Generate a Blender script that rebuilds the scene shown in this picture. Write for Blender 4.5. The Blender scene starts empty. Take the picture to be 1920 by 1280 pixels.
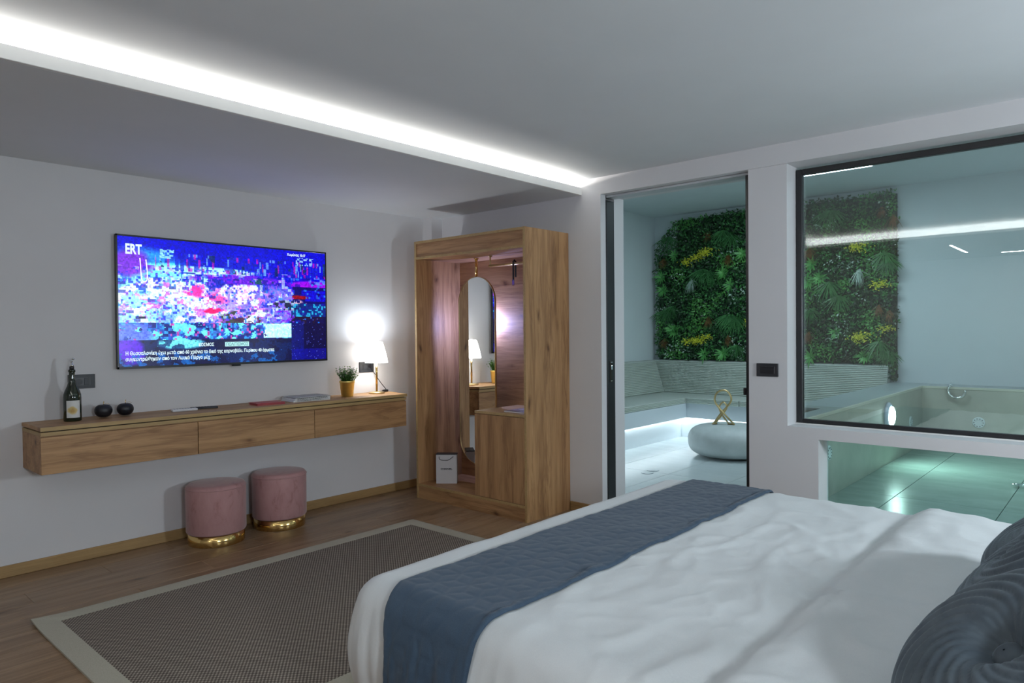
import bpy, math, random
import numpy as np
from mathutils import Vector, noise, Matrix
random.seed(7)
S = bpy.context.scene
COL = S.collection
PI = math.pi
# ------------------------------------------------------------------ camera, world, exposure, large lights
YAW, PIT, ROL, F = 0.84004479, -0.01458949, -0.00901847, 1301.04
cy, sy, cp, sp, cr, sr = math.cos(YAW), math.sin(YAW), math.cos(PIT), math.sin(PIT), math.cos(ROL), math.sin(ROL)
fw = Vector((sy*cp, cy*cp, sp)); rt = Vector((cy, -sy, 0)); up = rt.cross(fw)
r2 = rt*cr + up*sr; u2 = -rt*sr + up*cr
cam = bpy.data.cameras.new('camera'); camo = bpy.data.objects.new('camera', cam); COL.objects.link(camo)
M = Matrix((r2, u2, -fw)).transposed().to_4x4(); M.translation = Vector((0, 0, 1.38)); camo.matrix_world = M
cam.sensor_width = 36; cam.lens = F/1920*36; cam.clip_start = .02
S.camera = camo
w = bpy.data.worlds.new('world'); S.world = w; w.use_nodes = True
w.node_tree.nodes['Background'].inputs[0].default_value = (.5, .6, .75, 1)
w.node_tree.nodes['Background'].inputs[1].default_value = .05
vs = S.view_settings; vs.view_transform = 'Standard'; vs.look = 'None'; vs.gamma = 1; vs.use_curve_mapping = False
vs.exposure = 0.0
try:
    S.cycles.use_denoising = True; S.cycles.max_bounces = 10; S.cycles.diffuse_bounces = 6; S.cycles.glossy_bounces = 5
    S.cycles.transparent_max_bounces = 16; S.cycles.caustics_reflective = False; S.cycles.caustics_refractive = False
    S.cycles.sample_clamp_indirect = 4
except Exception: pass

WY, WX, CZ, SZ = 4.80, 4.28, 2.515, 2.405           # tv wall, glass wall, ceiling, soffit
X2, SY, SC = 8.80, 5.12, 2.985                      # spa far wall, spa left wall, spa ceiling
def area(name, loc, sx, sy_, power, col, rot=(0, 0, 0), spread=180):
    l = bpy.data.lights.new(name, 'AREA'); l.shape = 'RECTANGLE'; l.size = sx; l.size_y = sy_; l.energy = power; l.color = col
    l.spread = math.radians(spread)
    o = bpy.data.objects.new(name, l); COL.objects.link(o); o.location = loc; o.rotation_euler = rot
    return o
COOL = (.72, .9, 1.0)
# cove strips (they lie in the light trough behind the soffit lip)
area('cove_light', (2.01, 3.20, 2.455), 4.45, .02, 70, (1, .955, .90), (PI, 0, 0))
area('cove_light', (-.31, .7, 2.440), .02, 4.7, 60, (1, .955, .90), (PI, 0, 0))
# spa: ceiling panel, under-bench strips
# bedroom: unseen fill lights added behind the camera to brighten walls and bed
area('fill_light', (3.2, -1.3, 1.5), .35, .35, 40, (.80, .91, 1), (math.radians(80), 0, 0))
area('fill_light', (.3, -1.3, 1.6), .35, .35, 40, (.80, .91, 1), (math.radians(80), 0, 0))

# ------------------------------------------------------------------ materials
MATS = {}
def nmat(name):
    m = bpy.data.materials.new(name); m.use_nodes = True; nt = m.node_tree
    b = nt.nodes['Principled BSDF']; MATS[name] = m
    return m, nt, b
def simple(name, col, rough=.5, metal=0, emit=None, es=0, spec=None, sheen=0):
    m, nt, b = nmat(name)
    b.inputs['Base Color'].default_value = (*col, 1); b.inputs['Roughness'].default_value = rough; b.inputs['Metallic'].default_value = metal
    if spec is not None: b.inputs['Specular IOR Level'].default_value = spec
    if emit: b.inputs['Emission Color'].default_value = (*emit, 1); b.inputs['Emission Strength'].default_value = es
    if sheen: b.inputs['Sheen Weight'].default_value = sheen
    return m
def N(nt, t, **k):
    n = nt.nodes.new(t)
    for a, v in k.items(): setattr(n, a, v)
    return n
def coords(nt, scale=(1, 1, 1), rand=True, rot=(0, 0, 0)):
    tc = N(nt, 'ShaderNodeTexCoord'); mp = N(nt, 'ShaderNodeMapping'); mp.inputs['Scale'].default_value = scale
    mp.inputs['Rotation'].default_value = rot
    src = tc.outputs['Object']
    if rand:
        oi = N(nt, 'ShaderNodeObjectInfo'); ml = N(nt, 'ShaderNodeMath', operation='MULTIPLY'); ml.inputs[1].default_value = 37.
        nt.links.new(oi.outputs['Random'], ml.inputs[0])
        ad = N(nt, 'ShaderNodeVectorMath', operation='ADD'); nt.links.new(src, ad.inputs[0]); nt.links.new(ml.outputs[0], ad.inputs[1])
        src = ad.outputs[0]
    nt.links.new(src, mp.inputs[0]); return mp.outputs[0]
def ramp(nt, src, stops, interp='LINEAR'):
    r = N(nt, 'ShaderNodeValToRGB'); r.color_ramp.interpolation = interp
    e = r.color_ramp.elements
    while len(e) < len(stops): e.new(.5)
    for i, (p, c) in enumerate(stops): e[i].position = p; e[i].color = (*c, 1)
    nt.links.new(src, r.inputs[0]); return r.outputs[0]
def noisen(nt, vec, scale, detail=4, rough=.55, dist=0):
    n = N(nt, 'ShaderNodeTexNoise'); n.inputs['Scale'].default_value = scale; n.inputs['Detail'].default_value = detail
    n.inputs['Roughness'].default_value = rough; n.inputs['Distortion'].default_value = dist
    nt.links.new(vec, n.inputs['Vector']); return n.outputs['Fac']
def mix(nt, fac, a, b, mode='MIX'):
    m = N(nt, 'ShaderNodeMix', data_type='RGBA', blend_type=mode)
    for s, v in ((0, fac), (6, a), (7, b)):
        if isinstance(v, (int, float)): m.inputs[s].default_value = v
        elif isinstance(v, tuple): m.inputs[s].default_value = (*v, 1)
        else: nt.links.new(v, m.inputs[s])
    return m.outputs[2]
def bump(nt, b, h, strength=.2, dist=.002):
    bp = N(nt, 'ShaderNodeBump'); bp.inputs['Strength'].default_value = strength; bp.inputs['Distance'].default_value = dist
    nt.links.new(h, bp.inputs['Height']); nt.links.new(bp.outputs[0], b.inputs['Normal'])
def wood(name, axis, light, mid, dark, rough=.5, knots=True, rscale=1.0):
    m, nt, b = nmat(name)
    sc = [9*rscale]*3; sc['xyz'.index(axis)] = .75*rscale
    v = coords(nt, tuple(sc))
    n1 = noisen(nt, v, 1.6, 6, .6, .8)
    c1 = ramp(nt, n1, [(.25, dark), (.45, mid), (.7, light)])
    sc2 = [60]*3; sc2['xyz'.index(axis)] = 2.2
    n2 = noisen(nt, coords(nt, tuple(sc2)), 2.2, 4, .6, .3)
    c2 = ramp(nt, n2, [(.35, (.72, .69, .66)), (.6, (1, 1, 1))])
    c = mix(nt, .5, c1, c2, 'MULTIPLY')
    if knots:
        sc3 = [4.6]*3; sc3['xyz'.index(axis)] = 2.0
        vo = N(nt, 'ShaderNodeTexVoronoi'); vo.inputs['Scale'].default_value = 1.3
        nv = N(nt, 'ShaderNodeTexNoise'); nv.inputs['Scale'].default_value = 3; nv.inputs['Detail'].default_value = 3
        vc = coords(nt, tuple(sc3)); nt.links.new(vc, nv.inputs['Vector'])
        ad = N(nt, 'ShaderNodeVectorMath', operation='MULTIPLY_ADD'); ad.inputs[1].default_value = (.25, .25, .25)
        nt.links.new(nv.outputs['Color'], ad.inputs[0]); nt.links.new(vc, ad.inputs[2]); nt.links.new(ad.outputs[0], vo.inputs['Vector'])
        k = ramp(nt, vo.outputs['Distance'], [(.04, (.22, .15, .11)), (.10, (.70, .64, .58)), (.19, (1, 1, 1))])
        c = mix(nt, .85, c, k, 'MULTIPLY')
        nn = noisen(nt, coords(nt, tuple(x*.6 for x in sc)), 2.0, 5, .62, .7)
        k2 = ramp(nt, nn, [(.50, (1, 1, 1)), (.56, (.50, .40, .34)), (.61, (1, 1, 1))])
        c = mix(nt, .5, c, k2, 'MULTIPLY')
    nt.links.new(c, b.inputs['Base Color']); b.inputs['Roughness'].default_value = rough
    bump(nt, b, n2, .15, .0012)
    return m
L_, M_, D_ = (.52, .305, .142), (.41, .225, .098), (.26, .132, .056)
oak_x = wood('oak_grain_x', 'x', L_, M_, D_); oak_y = wood('oak_grain_y', 'y', L_, M_, D_); oak_z = wood('oak_grain_z', 'z', L_, M_, D_)
edge_oak = wood('oak_edge_band', 'x', (.50, .345, .15), (.45, .30, .125), (.37, .235, .095), .5, False)
skirt_oak = wood('oak_skirting', 'x', (.42, .27, .115), (.36, .225, .092), (.27, .16, .065), .5, False)
skirt_oak_y = wood('oak_skirting_y', 'y', (.42, .27, .115), (.36, .225, .092), (.27, .16, .065), .5, False)
plank_m = wood('laminate_floor', 'x', (.37, .245, .145), (.285, .18, .10), (.19, .115, .062), .33, True, .8)
def plaster(name, col, b_=.05):
    m, nt, b = nmat(name)
    v = coords(nt, rand=False); n = noisen(nt, v, 2.0, 4); c = ramp(nt, n, [(.3, tuple(x*.96 for x in col)), (.7, col)])
    nt.links.new(c, b.inputs['Base Color']); b.inputs['Roughness'].default_value = .75; b.inputs['Specular IOR Level'].default_value = .25
    bump(nt, b, noisen(nt, v, 160, 3), b_, .001); return m
wall_m = plaster('wall_paint', (.70, .69, .70)); ceil_m = plaster('ceiling_paint', (.73, .76, .78)); spaw_m = plaster('spa_wall_paint', (.62, .68, .70))
lip_m = plaster('lip_paint', (.80, .79, .77))
black_m = simple('black_aluminium', (.012, .012, .014), .35, 0)
plate_m = simple('anthracite_plate', (.018, .02, .025), .4); plate2_m = simple('anthracite_insert', (.008, .009, .012), .3)
chrome_m = simple('chrome', (.85, .87, .88), .08, 1); gold_m = simple('polished_brass', (.78, .53, .2), .16, 1)
brass_m = simple('brushed_brass', (.62, .47, .24), .35, 1); goldpot_m = simple('gold_pot', (.85, .64, .20), .42, 1)
mirror_m = simple('mirror_glass', (.9, .92, .92), .01, 1)
def glass(name, tint, base=.05, k=.9, rough=0.0):
    m, nt, b = nmat(name); nt.nodes.remove(b); out = nt.nodes['Material Output']
    lw = N(nt, 'ShaderNodeLayerWeight'); lw.inputs['Blend'].default_value = .5
    pw = N(nt, 'ShaderNodeMath', operation='POWER'); pw.inputs[1].default_value = 4.0; nt.links.new(lw.outputs['Facing'], pw.inputs[0])
    ma = N(nt, 'ShaderNodeMath', operation='MULTIPLY_ADD'); ma.inputs[1].default_value = k; ma.inputs[2].default_value = base; nt.links.new(pw.outputs[0], ma.inputs[0])
    t = N(nt, 'ShaderNodeBsdfTransparent'); t.inputs[0].default_value = (*tint, 1)
    g = N(nt, 'ShaderNodeBsdfGlossy'); g.inputs['Roughness'].default_value = rough
    mx = N(nt, 'ShaderNodeMixShader'); nt.links.new(ma.outputs[0], mx.inputs[0]); nt.links.new(t.outputs[0], mx.inputs[1]); nt.links.new(g.outputs[0], mx.inputs[2])
    nt.links.new(mx.outputs[0], out.inputs[0]); return m
glass_m = glass('window_glass', (.93, .975, .97), .14, .9)
glass2_m = glass('tub_glass', (.86, .96, .94), .03, .4)
# ------------------------------------------------------------------ mesh helpers
def add_mesh(name, verts, faces, mat, parent=None, base=None, smooth=False, mats=None, mi=None):
    me = bpy.data.meshes.new(name)
    if base is not None: verts = [(v[0]-base[0], v[1]-base[1], v[2]-base[2]) for v in verts]
    me.from_pydata([tuple(v) for v in verts], [], [tuple(f) for f in faces])
    for m in (mats or [mat]): me.materials.append(m)
    if mi is not None: me.polygons.foreach_set('material_index', mi)
    if smooth: me.polygons.foreach_set('use_smooth', [True]*len(me.polygons))
    me.update()
    o = bpy.data.objects.new(name, me); COL.objects.link(o)
    if parent: o.parent = parent
    return o
class MB:
    def __init__(s): s.v = []; s.f = []
    def add(s, v, f):
        n = len(s.v); s.v += [tuple(x) for x in v]; s.f += [tuple(i+n for i in q) for q in f]; return s
    def box(s, x0, x1, y0, y1, z0, z1, b=0.0):
        if b <= 0:
            v = [(x, y, z) for x in (x0, x1) for y in (y0, y1) for z in (z0, z1)]
            return s.add(v, [(0, 1, 3, 2), (4, 6, 7, 5), (0, 4, 5, 1), (2, 3, 7, 6), (0, 2, 6, 4), (1, 5, 7, 3)])
        b = min(b, (x1-x0)/2.01, (y1-y0)/2.01, (z1-z0)/2.01)
        c = ((x0+x1)/2, (y0+y1)/2, (z0+z1)/2); h = ((x1-x0)/2, (y1-y0)/2, (z1-z0)/2)
        V = {}; vv = []
        for sx in (-1, 1):
            for sy_ in (-1, 1):
                for sz in (-1, 1):
                    for a in range(3):
                        p = [h[i]-(0 if i == a else b) for i in range(3)]
                        V[(sx, sy_, sz, a)] = len(vv); vv.append((c[0]+sx*p[0], c[1]+sy_*p[1], c[2]+sz*p[2]))
        F_ = []
        for a in range(3):
            o1, o2 = [i for i in range(3) if i != a]
            for sg in (-1, 1):
                q = []
                for s1, s2 in ((-1, -1), (1, -1), (1, 1), (-1, 1)):
                    k = [0, 0, 0]; k[a] = sg; k[o1] = s1; k[o2] = s2; q.append(V[(*k, a)])
                F_.append(q if (sg > 0) != (a == 1) else q[::-1])
        for a in range(3):
            o1, o2 = [i for i in range(3) if i != a]
            for s1 in (-1, 1):
                for s2 in (-1, 1):
                    k0 = [0]*3; k1 = [0]*3; k0[a] = -1; k1[a] = 1
                    for k in (k0, k1): k[o1] = s1; k[o2] = s2
                    F_.append((V[(*k0, o1)], V[(*k1, o1)], V[(*k1, o2)], V[(*k0, o2)]))
        for sx in (-1, 1):
            for sy_ in (-1, 1):
                for sz in (-1, 1): F_.append((V[(sx, sy_, sz, 0)], V[(sx, sy_, sz, 1)], V[(sx, sy_, sz, 2)]))
        return s.add(vv, F_)
    def lathe(s, c, prof, n=32, axis='z', cap=True):
        v = []; f = []
        for r, h in prof:
            for i in range(n):
                a = 2*PI*i/n; p = (r*math.cos(a), r*math.sin(a), h)
                if axis == 'x': p = (p[2], p[0], p[1])
                if axis == 'y': p = (p[0], p[2], p[1])
                v.append((c[0]+p[0], c[1]+p[1], c[2]+p[2]))
        for k in range(len(prof)-1):
            for i in range(n): f.append((k*n+i, k*n+(i+1) % n, (k+1)*n+(i+1) % n, (k+1)*n+i))
        if cap: f.append(tuple(range(n))[::-1]); f.append(tuple(range((len(prof)-1)*n, len(prof)*n)))
        return s.add(v, f)
    def tube(s, pts, r, n=8):
        pts = [Vector(p) for p in pts]; v = []; f = []; prev = None
        for i, p in enumerate(pts):
            d = (pts[min(i+1, len(pts)-1)]-pts[max(i-1, 0)]).normalized()
            a = Vector((0, 0, 1)) if prev is None else prev
            if abs(a.dot(d)) > .98 and prev is None: a = Vector((1, 0, 0))
            x = (a-d*a.dot(d)).normalized(); y = d.cross(x); prev = x
            rr = r[i] if isinstance(r, (list, tuple)) else r
            for k in range(n):
                t = 2*PI*k/n; v.append(p+x*rr*math.cos(t)+y*rr*math.sin(t))
        for i in range(len(pts)-1):
            for k in range(n): f.append((i*n+k, i*n+(k+1) % n, (i+1)*n+(k+1) % n, (i+1)*n+k))
        f.append(tuple(range(n))[::-1]); f.append(tuple(range((len(pts)-1)*n, len(pts)*n)))
        return s.add(v, f)
    def build(s, name, mat, parent=None, smooth=False, auto=False):
        base = parent['_b'] if parent is not None and '_b' in parent else None
        o = add_mesh(name, s.v, s.f, mat, parent, base, smooth)
        return o
def sub(mb, name, mat, part, root, smooth=False):   # sub-part of a part (same local frame as the root)
    o = mb.build(name, mat, root, smooth); o.parent = part; return o
def tag(o, label, cat, group=None, kind=None):
    if label: o['label'] = label
    if cat: o['category'] = cat
    if group: o['group'] = group
    if kind: o['kind'] = kind
    return o
def thing(name, loc, label, cat, group=None):
    o = bpy.data.objects.new(name, None); COL.objects.link(o); o.location = loc; o.empty_display_size = .1
    o['_b'] = tuple(loc); tag(o, label, cat, group); return o
def struct(mb, name, mat, label=None):
    o = mb.build(name, mat); o['kind'] = 'structure'
    if label: o['label'] = label
    return o
def smoothpath(pts, k=8):
    P_ = [Vector(p) for p in pts]; out = []
    for i in range(len(P_)-1):
        p0, p1, p2, p3 = P_[max(i-1, 0)], P_[i], P_[i+1], P_[min(i+2, len(P_)-1)]
        for j in range(k):
            t = j/k
            out.append(.5*((2*p1)+(p2-p0)*t+(2*p0-5*p1+4*p2-p3)*t*t+(3*p1-p0-3*p2+p3)*t**3))
    out.append(P_[-1]); return out

# ------------------------------------------------------------------ SETTING: bedroom shell
XMIN, YMIN = -3.3, -1.7
floor = struct(MB().box(XMIN-.1, WX+.31, YMIN-.1, WY+.1, -.1, -.012), 'floor', simple('subfloor', (.06, .04, .025), .9), 'brown oak laminate floor of the bedroom')
PW, PL = .192, 1.29
row = 0; y = WY
pcache = {}
while y > YMIN:
    x = XMIN - (row*.43) % PL
    y0 = max(y-PW, YMIN)
    while x < WX:
        a, b = max(x, XMIN), min(x+PL, WX)
        if b-a > .03:
            key = (round(b-a, 4), round(y-y0, 4))
            if key not in pcache:
                mb = MB().box(-(b-a)/2+.0008, (b-a)/2-.0008, -(y-y0)/2+.0008, (y-y0)/2-.0008, -.012, 0, .0012)
                o = mb.build('plank', plank_m, floor); pcache[key] = o.data
            else:
                o = bpy.data.objects.new('plank', pcache[key]); COL.objects.link(o); o.parent = floor
            o.location = ((a+b)/2, (y+y0)/2, 0)
        x += PL
    y -= PW; row += 1
struct(MB().box(XMIN-.1, 4.155, WY, WY+.1, 0, CZ).box(4.155, WX+.05, WY, WY+.1, 0, CZ), 'wall_back', wall_m)
struct(MB().box(XMIN-.1, XMIN, YMIN-.1, WY, 0, CZ), 'wall_left', wall_m)
struct(MB().box(XMIN, WX+.3, YMIN-.1, YMIN, 0, CZ), 'wall_front', wall_m)
struct(MB().box(4.155, WX, 4.675, WY, 0, SZ), 'trim_1', wall_m)       # pillar in the corner
# wall with door and window to the spa
DY0, DY1, WZ = 1.824, 2.944, 2.389
mb = MB()
mb.box(WX, WX+.065, DY1, WY+.1, 0, CZ)                      # room-side leaf of the pocket wall
mb.box(4.459, 4.589, DY1, WY+.1, 0, CZ)                     # spa-side leaf
mb.box(4.345, 4.459, 3.25, WY+.1, 0, CZ)
mb.box(WX+.012, 4.589, 1.582, DY0, 0, WZ)                   # pier between door and window
mb.box(WX+.012, 4.47, YMIN, 1.40, .717, .785)              # sill strip
mb.box(WX+.012, 4.47, 1.40, 1.582, 0, .785)
mb.box(WX+.012, 4.47, YMIN, 1.40, 0, .137)
mb.box(WX+.012, 4.47, YMIN, -1.25, .137, .717)
wr = struct(mb, 'wall_right', wall_m)
h = MB().box(WX, 4.589, YMIN, DY1, WZ, CZ).build('header', wall_m, wr)
hole = MB().box(4.459, 4.589, 3.5, 3.6, 2, 2.1)
# ceiling, soffit, lip
cl = struct(MB().box(XMIN-.1, WX+.31, YMIN-.1, WY+.1, CZ, CZ+.1), 'ceiling', ceil_m)
LY, LX = 3.114, -.22
MB().box(XMIN, WX, LY+.02, WY, SZ, SZ+.02).box(XMIN, WX, LY+.16, WY, SZ+.02, CZ).build('soffit', ceil_m, cl)
MB().box(XMIN, LX-.02, YMIN, LY+.02, SZ, SZ+.02).box(XMIN, LX-.16, YMIN, LY+.16, SZ+.02, CZ).build('soffit', ceil_m, cl)
MB().box(LX, WX, LY, LY+.02, SZ, 2.462, .002).box(LX-.02, LX, YMIN, LY+.02, SZ, 2.436, .002).build('soffit_lip', lip_m, cl)
led_m = simple('cove_led', (1, 1, 1), .5, 0, (1, .93, .84), 30)
MB().box(LX-.02, WX-.01, LY+.05, LY+.062, SZ+.021, SZ+.025).build('led_strip', led_m, cl)
MB().box(LX-.062, LX-.05, YMIN+.02, LY+.02, SZ+.021, SZ+.025).build('led_strip', led_m, cl)
# linear ceiling lights in the left part of the room (seen mirrored in the window)
lin_m = simple('linear_light', (1, 1, 1), .5, 0, (.92, .96, 1), 90)
for a, b_, c, d, lab in ((-2.3, -1.17, 1.69, 1.715, 'slim linear ceiling light mirrored in the window as the slanting streak'), (-2.65, -2.625, .2, 1.35, 'slim linear ceiling light mirrored in the window at the right edge')):
    t = thing('linear_light', ((a+b_)/2, (c+d)/2, SZ), lab, 'ceiling light', 'linear lights in the lowered ceiling')
    MB().box(a-.006, b_+.006, c-.006, d+.006, SZ-.004, SZ, .001).build('profile', lip_m, t)
    MB().box(a, b_, c, d, SZ-.006, SZ-.0035).build('diffuser', lin_m, t)
# skirting
struct(MB().box(XMIN, 4.14, WY-.014, WY, 0, .068, .003), 'baseboard_back', skirt_oak)
struct(MB().box(WX-.014, WX, DY1+.01, 3.238, 0, .068, .003), 'baseboard_right', skirt_oak_y)
struct(MB().box(XMIN, XMIN+.014, YMIN, WY-.02, 0, .068, .003), 'baseboard_left', skirt_oak_y)

# sliding door parked in its pocket
d1 = thing('door_1', (4.40, 2.95, 0), None, None); d1['kind'] = 'structure'
MB().box(4.350, 4.455, 2.94, 3.24, .012, 2.355, .003).build('door_leaf', black_m, d1)
lk = MB().box(4.384, 4.412, 2.936, 2.94, .99, 1.15, .001).build('lock_plate', simple('bronze_plate', (.05, .042, .035), .35, .8), d1)
sub(MB().box(4.390, 4.406, 2.931, 2.937, 1.085, 1.115, .001), 'latch', chrome_m, lk, d1)
for zz in (1.0, 1.14):
    for xx in (4.391, 4.405): sub(MB().lathe((xx, 2.9365, zz), [(.004, 0), (.004, -.003)], 8, 'y'), 'screw', chrome_m, lk, d1)
MB().box(4.350, 4.455, 1.825, 1.868, 0, 2.372, .002).build('receiving_jamb', black_m, d1)
MB().box(4.345, 4.36, 1.868, 1.885, .955, 1.0, .002).build('keeper', black_m, d1)
MB().box(4.35, 4.455, 1.83, 2.94, 2.372, 2.386).build('track', simple('track_white', (.5, .52, .54), .4), d1)

# upper window
w1 = thing('window_1', (4.455, .16, .79), None, None); w1['kind'] = 'structure'
fx0, fx1, wy0, wy1, wz0, wz1, ft = 4.437, 4.475, -1.55, 1.578, .788, 2.372, .036
MB().box(fx0, fx1, wy1-ft, wy1, wz0, wz1, .003).build('frame_side', black_m, w1)
MB().box(fx0, fx1, wy0, wy0+ft, wz0, wz1, .003).build('frame_side', black_m, w1)
MB().box(fx0, fx1, wy0+ft, wy1-ft, wz1-ft, wz1, .003).build('frame_top', black_m, w1)
MB().box(fx0, fx1, wy0+ft, wy1-ft, wz0, wz0+ft*.8, .003).build('frame_bottom', black_m, w1)
MB().box(4.452, 4.462, wy0+ft, wy1-ft, wz0+ft*.8, wz1-ft).build('pane', glass_m, w1)
MB().box(4.425, fx0, wy0, wy1+.003, wz0-.003, wz0+.004).build('sealant', lip_m, w1)
struct(MB().box(4.29, 4.47, YMIN, wy0, .785, WZ), 'trim_2', wall_m)
# lower glass into the tub
w2 = thing('window_2', (4.455, .1, .14), None, None); w2['kind'] = 'structure'
MB().box(4.452, 4.468, -1.25, 1.40, .137, .717).build('pane', glass2_m, w2)

# ------------------------------------------------------------------ SETTING: spa room
def stone(name, c0, c1, rough, scale=3, speck=True, streak=None):
    m, nt, b = nmat(name); v = coords(nt, streak or (1, 1, 1)); n = noisen(nt, v, scale, 6, .6)
    c = ramp(nt, n, [(.3, c0), (.7, c1)])
    if speck:
        vo = N(nt, 'ShaderNodeTexVoronoi'); vo.inputs['Scale'].default_value = 22; nt.links.new(coords(nt, rand=False), vo.inputs['Vector'])
        k = ramp(nt, vo.outputs['Distance'], [(.05, (.45, .43, .40)), (.12, (1, 1, 1))]); 
        n2 = noisen(nt, coords(nt, rand=False), 3, 2); f = ramp(nt, n2, [(.5, (0, 0, 0)), (.62, (1, 1, 1))])
        c = mix(nt, f, c, mix(nt, 1.0, c, k, 'MULTIPLY'))
    nt.links.new(c, b.inputs['Base Color']); b.inputs['Roughness'].default_value = rough
    bump(nt, b, n, .08, .002); return m
tile_m = stone('spa_tile', (.46, .51, .52), (.58, .63, .64), .26, 2.5, False, (1, .35, 1))
tubtile_m = stone('tub_tile', (.22, .28, .25), (.30, .36, .33), .24, 3, False, (2.5, 1, 1))
tub_m = stone('tub_stone', (.38, .40, .335), (.47, .485, .41), .45, 4)
ledge_m = stone('ledge_concrete', (.30, .36, .37), (.35, .41, .42), .35, 3, False)
SX0 = 4.589
sf = struct(MB().box(SX0-.02, X2+.1, 1.9, SY+.1, -.1, -.012), 'floor', simple('grout_bed', (.28, .3, .3), .8), 'pale grey stone tile floor of the spa room')
tx0, ty0, TL_, TW_ = 4.61, 3.315+.6*3, 1.34, .6
tc = {}
rowi = 0; yy = SY
edges_y = [5.12, 4.515, 3.915, 3.315, 2.715, 2.04]
for j in range(len(edges_y)-1):
    xe = [SX0-.01, 5.93+(0 if j % 2 else 0), 7.27, 8.61, X2]
    for a, b in zip(xe[:-1], xe[1:]):
        MB().box(a+.0015, b-.0015, edges_y[j+1]+.0015, edges_y[j]-.0015, -.012, 0, .0012).build('tile', tile_m, sf)
struct(MB().box(X2, X2+.1, -1.7, SY+.1, 0, SC), 'wall_far', spaw_m)
struct(MB().box(SX0, X2, SY, SY+.1, 0, SC), 'wall_far_left', spaw_m)
struct(MB().box(SX0-.1, X2, -1.7, -1.6, 0, SC), 'wall_far_front', spaw_m)
struct(MB().box(4.47, 4.589, -1.6, WY+.4, CZ, SC), 'trim_3', spaw_m)
struct(MB().box(4.47, X2+.1, -1.7, SY+.1, SC, SC+.1), 'ceiling', spaw_m, 'pale ceiling of the spa room')
struct(MB().box(4.589, 4.603, 2.944, SY, 0, .07, .002), 'trim_4', simple('spa_skirting', (.5, .55, .56), .4))
pl_m = simple('panel_light', (1, 1, 1), .5, 0, (.72, .9, 1), 20)
for k, (a, b, c, d, lab) in enumerate(((6.90, 7.45, 1.9, 3.05, 'bright flush ceiling light panel seen through the door top'), (5.9, 6.45, -.8, .3, 'flush ceiling light panel further along the spa ceiling'))):
    t = thing('ceiling_light', ((a+b)/2, (c+d)/2, SC), lab, 'ceiling light')
    MB().box(a, b, c, d, SC-.018, SC, .002).build('frame', simple('panel_rim', (.8, .82, .84), .4), t)
    MB().box(a+.012, b-.012, c+.012, d-.012, SC-.0215, SC-.0175).build('diffuser', pl_m, t)

# hot tub
YT, XB, ZF, ZR, YO = 1.68, 8.42, .135, .761, 2.04
tub = thing('hot_tub', (6.4, .3, 0), 'built-in beige stone hot tub behind the wide window', 'hot tub')
MB().box(4.472, 5.6, YT, 1.80, 0, ZR-.02).box(5.6, XB, YT, YO, 0, ZR-.02).build('side_wall', tub_m, tub)
MB().box(XB, X2-.002, -1.58, YO, 0, ZR-.02).build('end_wall', tub_m, tub)
MB().box(4.474, 5.59, YT+.012, 1.806, ZR-.02, ZR).box(5.59, X2-.003, YT+.012, YO+.008, ZR-.02, ZR).box(XB+.012, X2-.003, -1.58, YT+.012, ZR-.02, ZR).build('ledge', ledge_m, tub)
MB().box(4.472, XB, YT-.004, YT+.012, ZR-.025, ZR+.001, .003).box(XB-.004, XB+.012, -1.6, YT+.012, ZR-.025, ZR+.001, .003).build('rim', simple('tub_rim', (.55, .57, .47), .35), tub)
MB().box(4.472, XB, -1.6, YT, 0, ZF-.012).build('base', simple('tub_grout', (.16, .19, .17), .8), tub)
gx = [4.472, 5.69, 6.91, 8.13, XB]; gy = [YT, 1.313, .66, 0.0, -.65, -1.3, -1.6]
for a, b in zip(gx[:-1], gx[1:]):
    for c, d in zip(gy[1:], gy[:-1]):
        MB().box(a+.002, b-.002, c+.002, d-.002, ZF-.012, ZF, .0015).build('tile', tubtile_m, tub)
jet_m = simple('jet_white', (.62, .70, .70), .3); hole_m = simple('jet_hole', (.02, .03, .03), .6)
def jet(cx, cyy, cz, ax):
    sgn = -1
    pr = [(.056, 0), (.056, .006), (.05, .011), (.03, .012), (.026, .008), (.002, .008)]
    if ax == 'y': o = MB().lathe((cx, cyy, cz), [(r, -hh) for r, hh in pr], 28, 'y').build('jet_nozzle', jet_m, tub)
    else: o = MB().lathe((cx, cyy, cz), [(r, -hh) for r, hh in pr], 28, 'x').build('jet_nozzle', jet_m, tub)
    hb_ = MB()
    for i in range(10):
        a = 2*PI*i/10; u, v = .04*math.cos(a), .04*math.sin(a)
        c = (cx+u, cyy-.0125, cz+v) if ax == 'y' else (cx-.0125, cyy+u, cz+v)
        hb_.lathe(c, [(.005, 0), (.005, -.001)], 8, ax)
    sub(hb_, 'nozzle_hole', hole_m, o, tub)
jet(5.367, YT, .46, 'y'); jet(XB, 1.174, .408, 'x'); jet(7.9, YT, .43, 'y'); jet(XB, .2, .408, 'x')
plm = simple('pool_light_lens', (1, 1, 1), .3, 0, (.75, 1, .97), 14)
pz = .575
pl = MB().lathe((7.02, YT, pz), [(.125, 0), (.125, -.015), (.112, -.03), (.09, -.032)], 40, 'y').build('pool_light', simple('pool_light_rim', (.55, .62, .72), .25), tub, True)
sub(MB().lathe((7.02, YT-.031, pz), [(.088, 0), (.088, -.012), (.07, -.022), (.03, -.027)], 32, 'y'), 'lens', plm, pl, tub, True)
area('pool_light_beam', (7.02, YT-.065, pz), .14, .14, 14, (.70, 1, .93), (math.radians(-62), 0, 0), 150)
sp = [(8.385, 1.36+.075*math.cos(a), ZR-.035+.075*math.sin(a)) for a in [math.radians(400-k*9) for k in range(26)]]
MB().tube(sp, .0125, 10).build('spout', chrome_m, tub, True)
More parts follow.
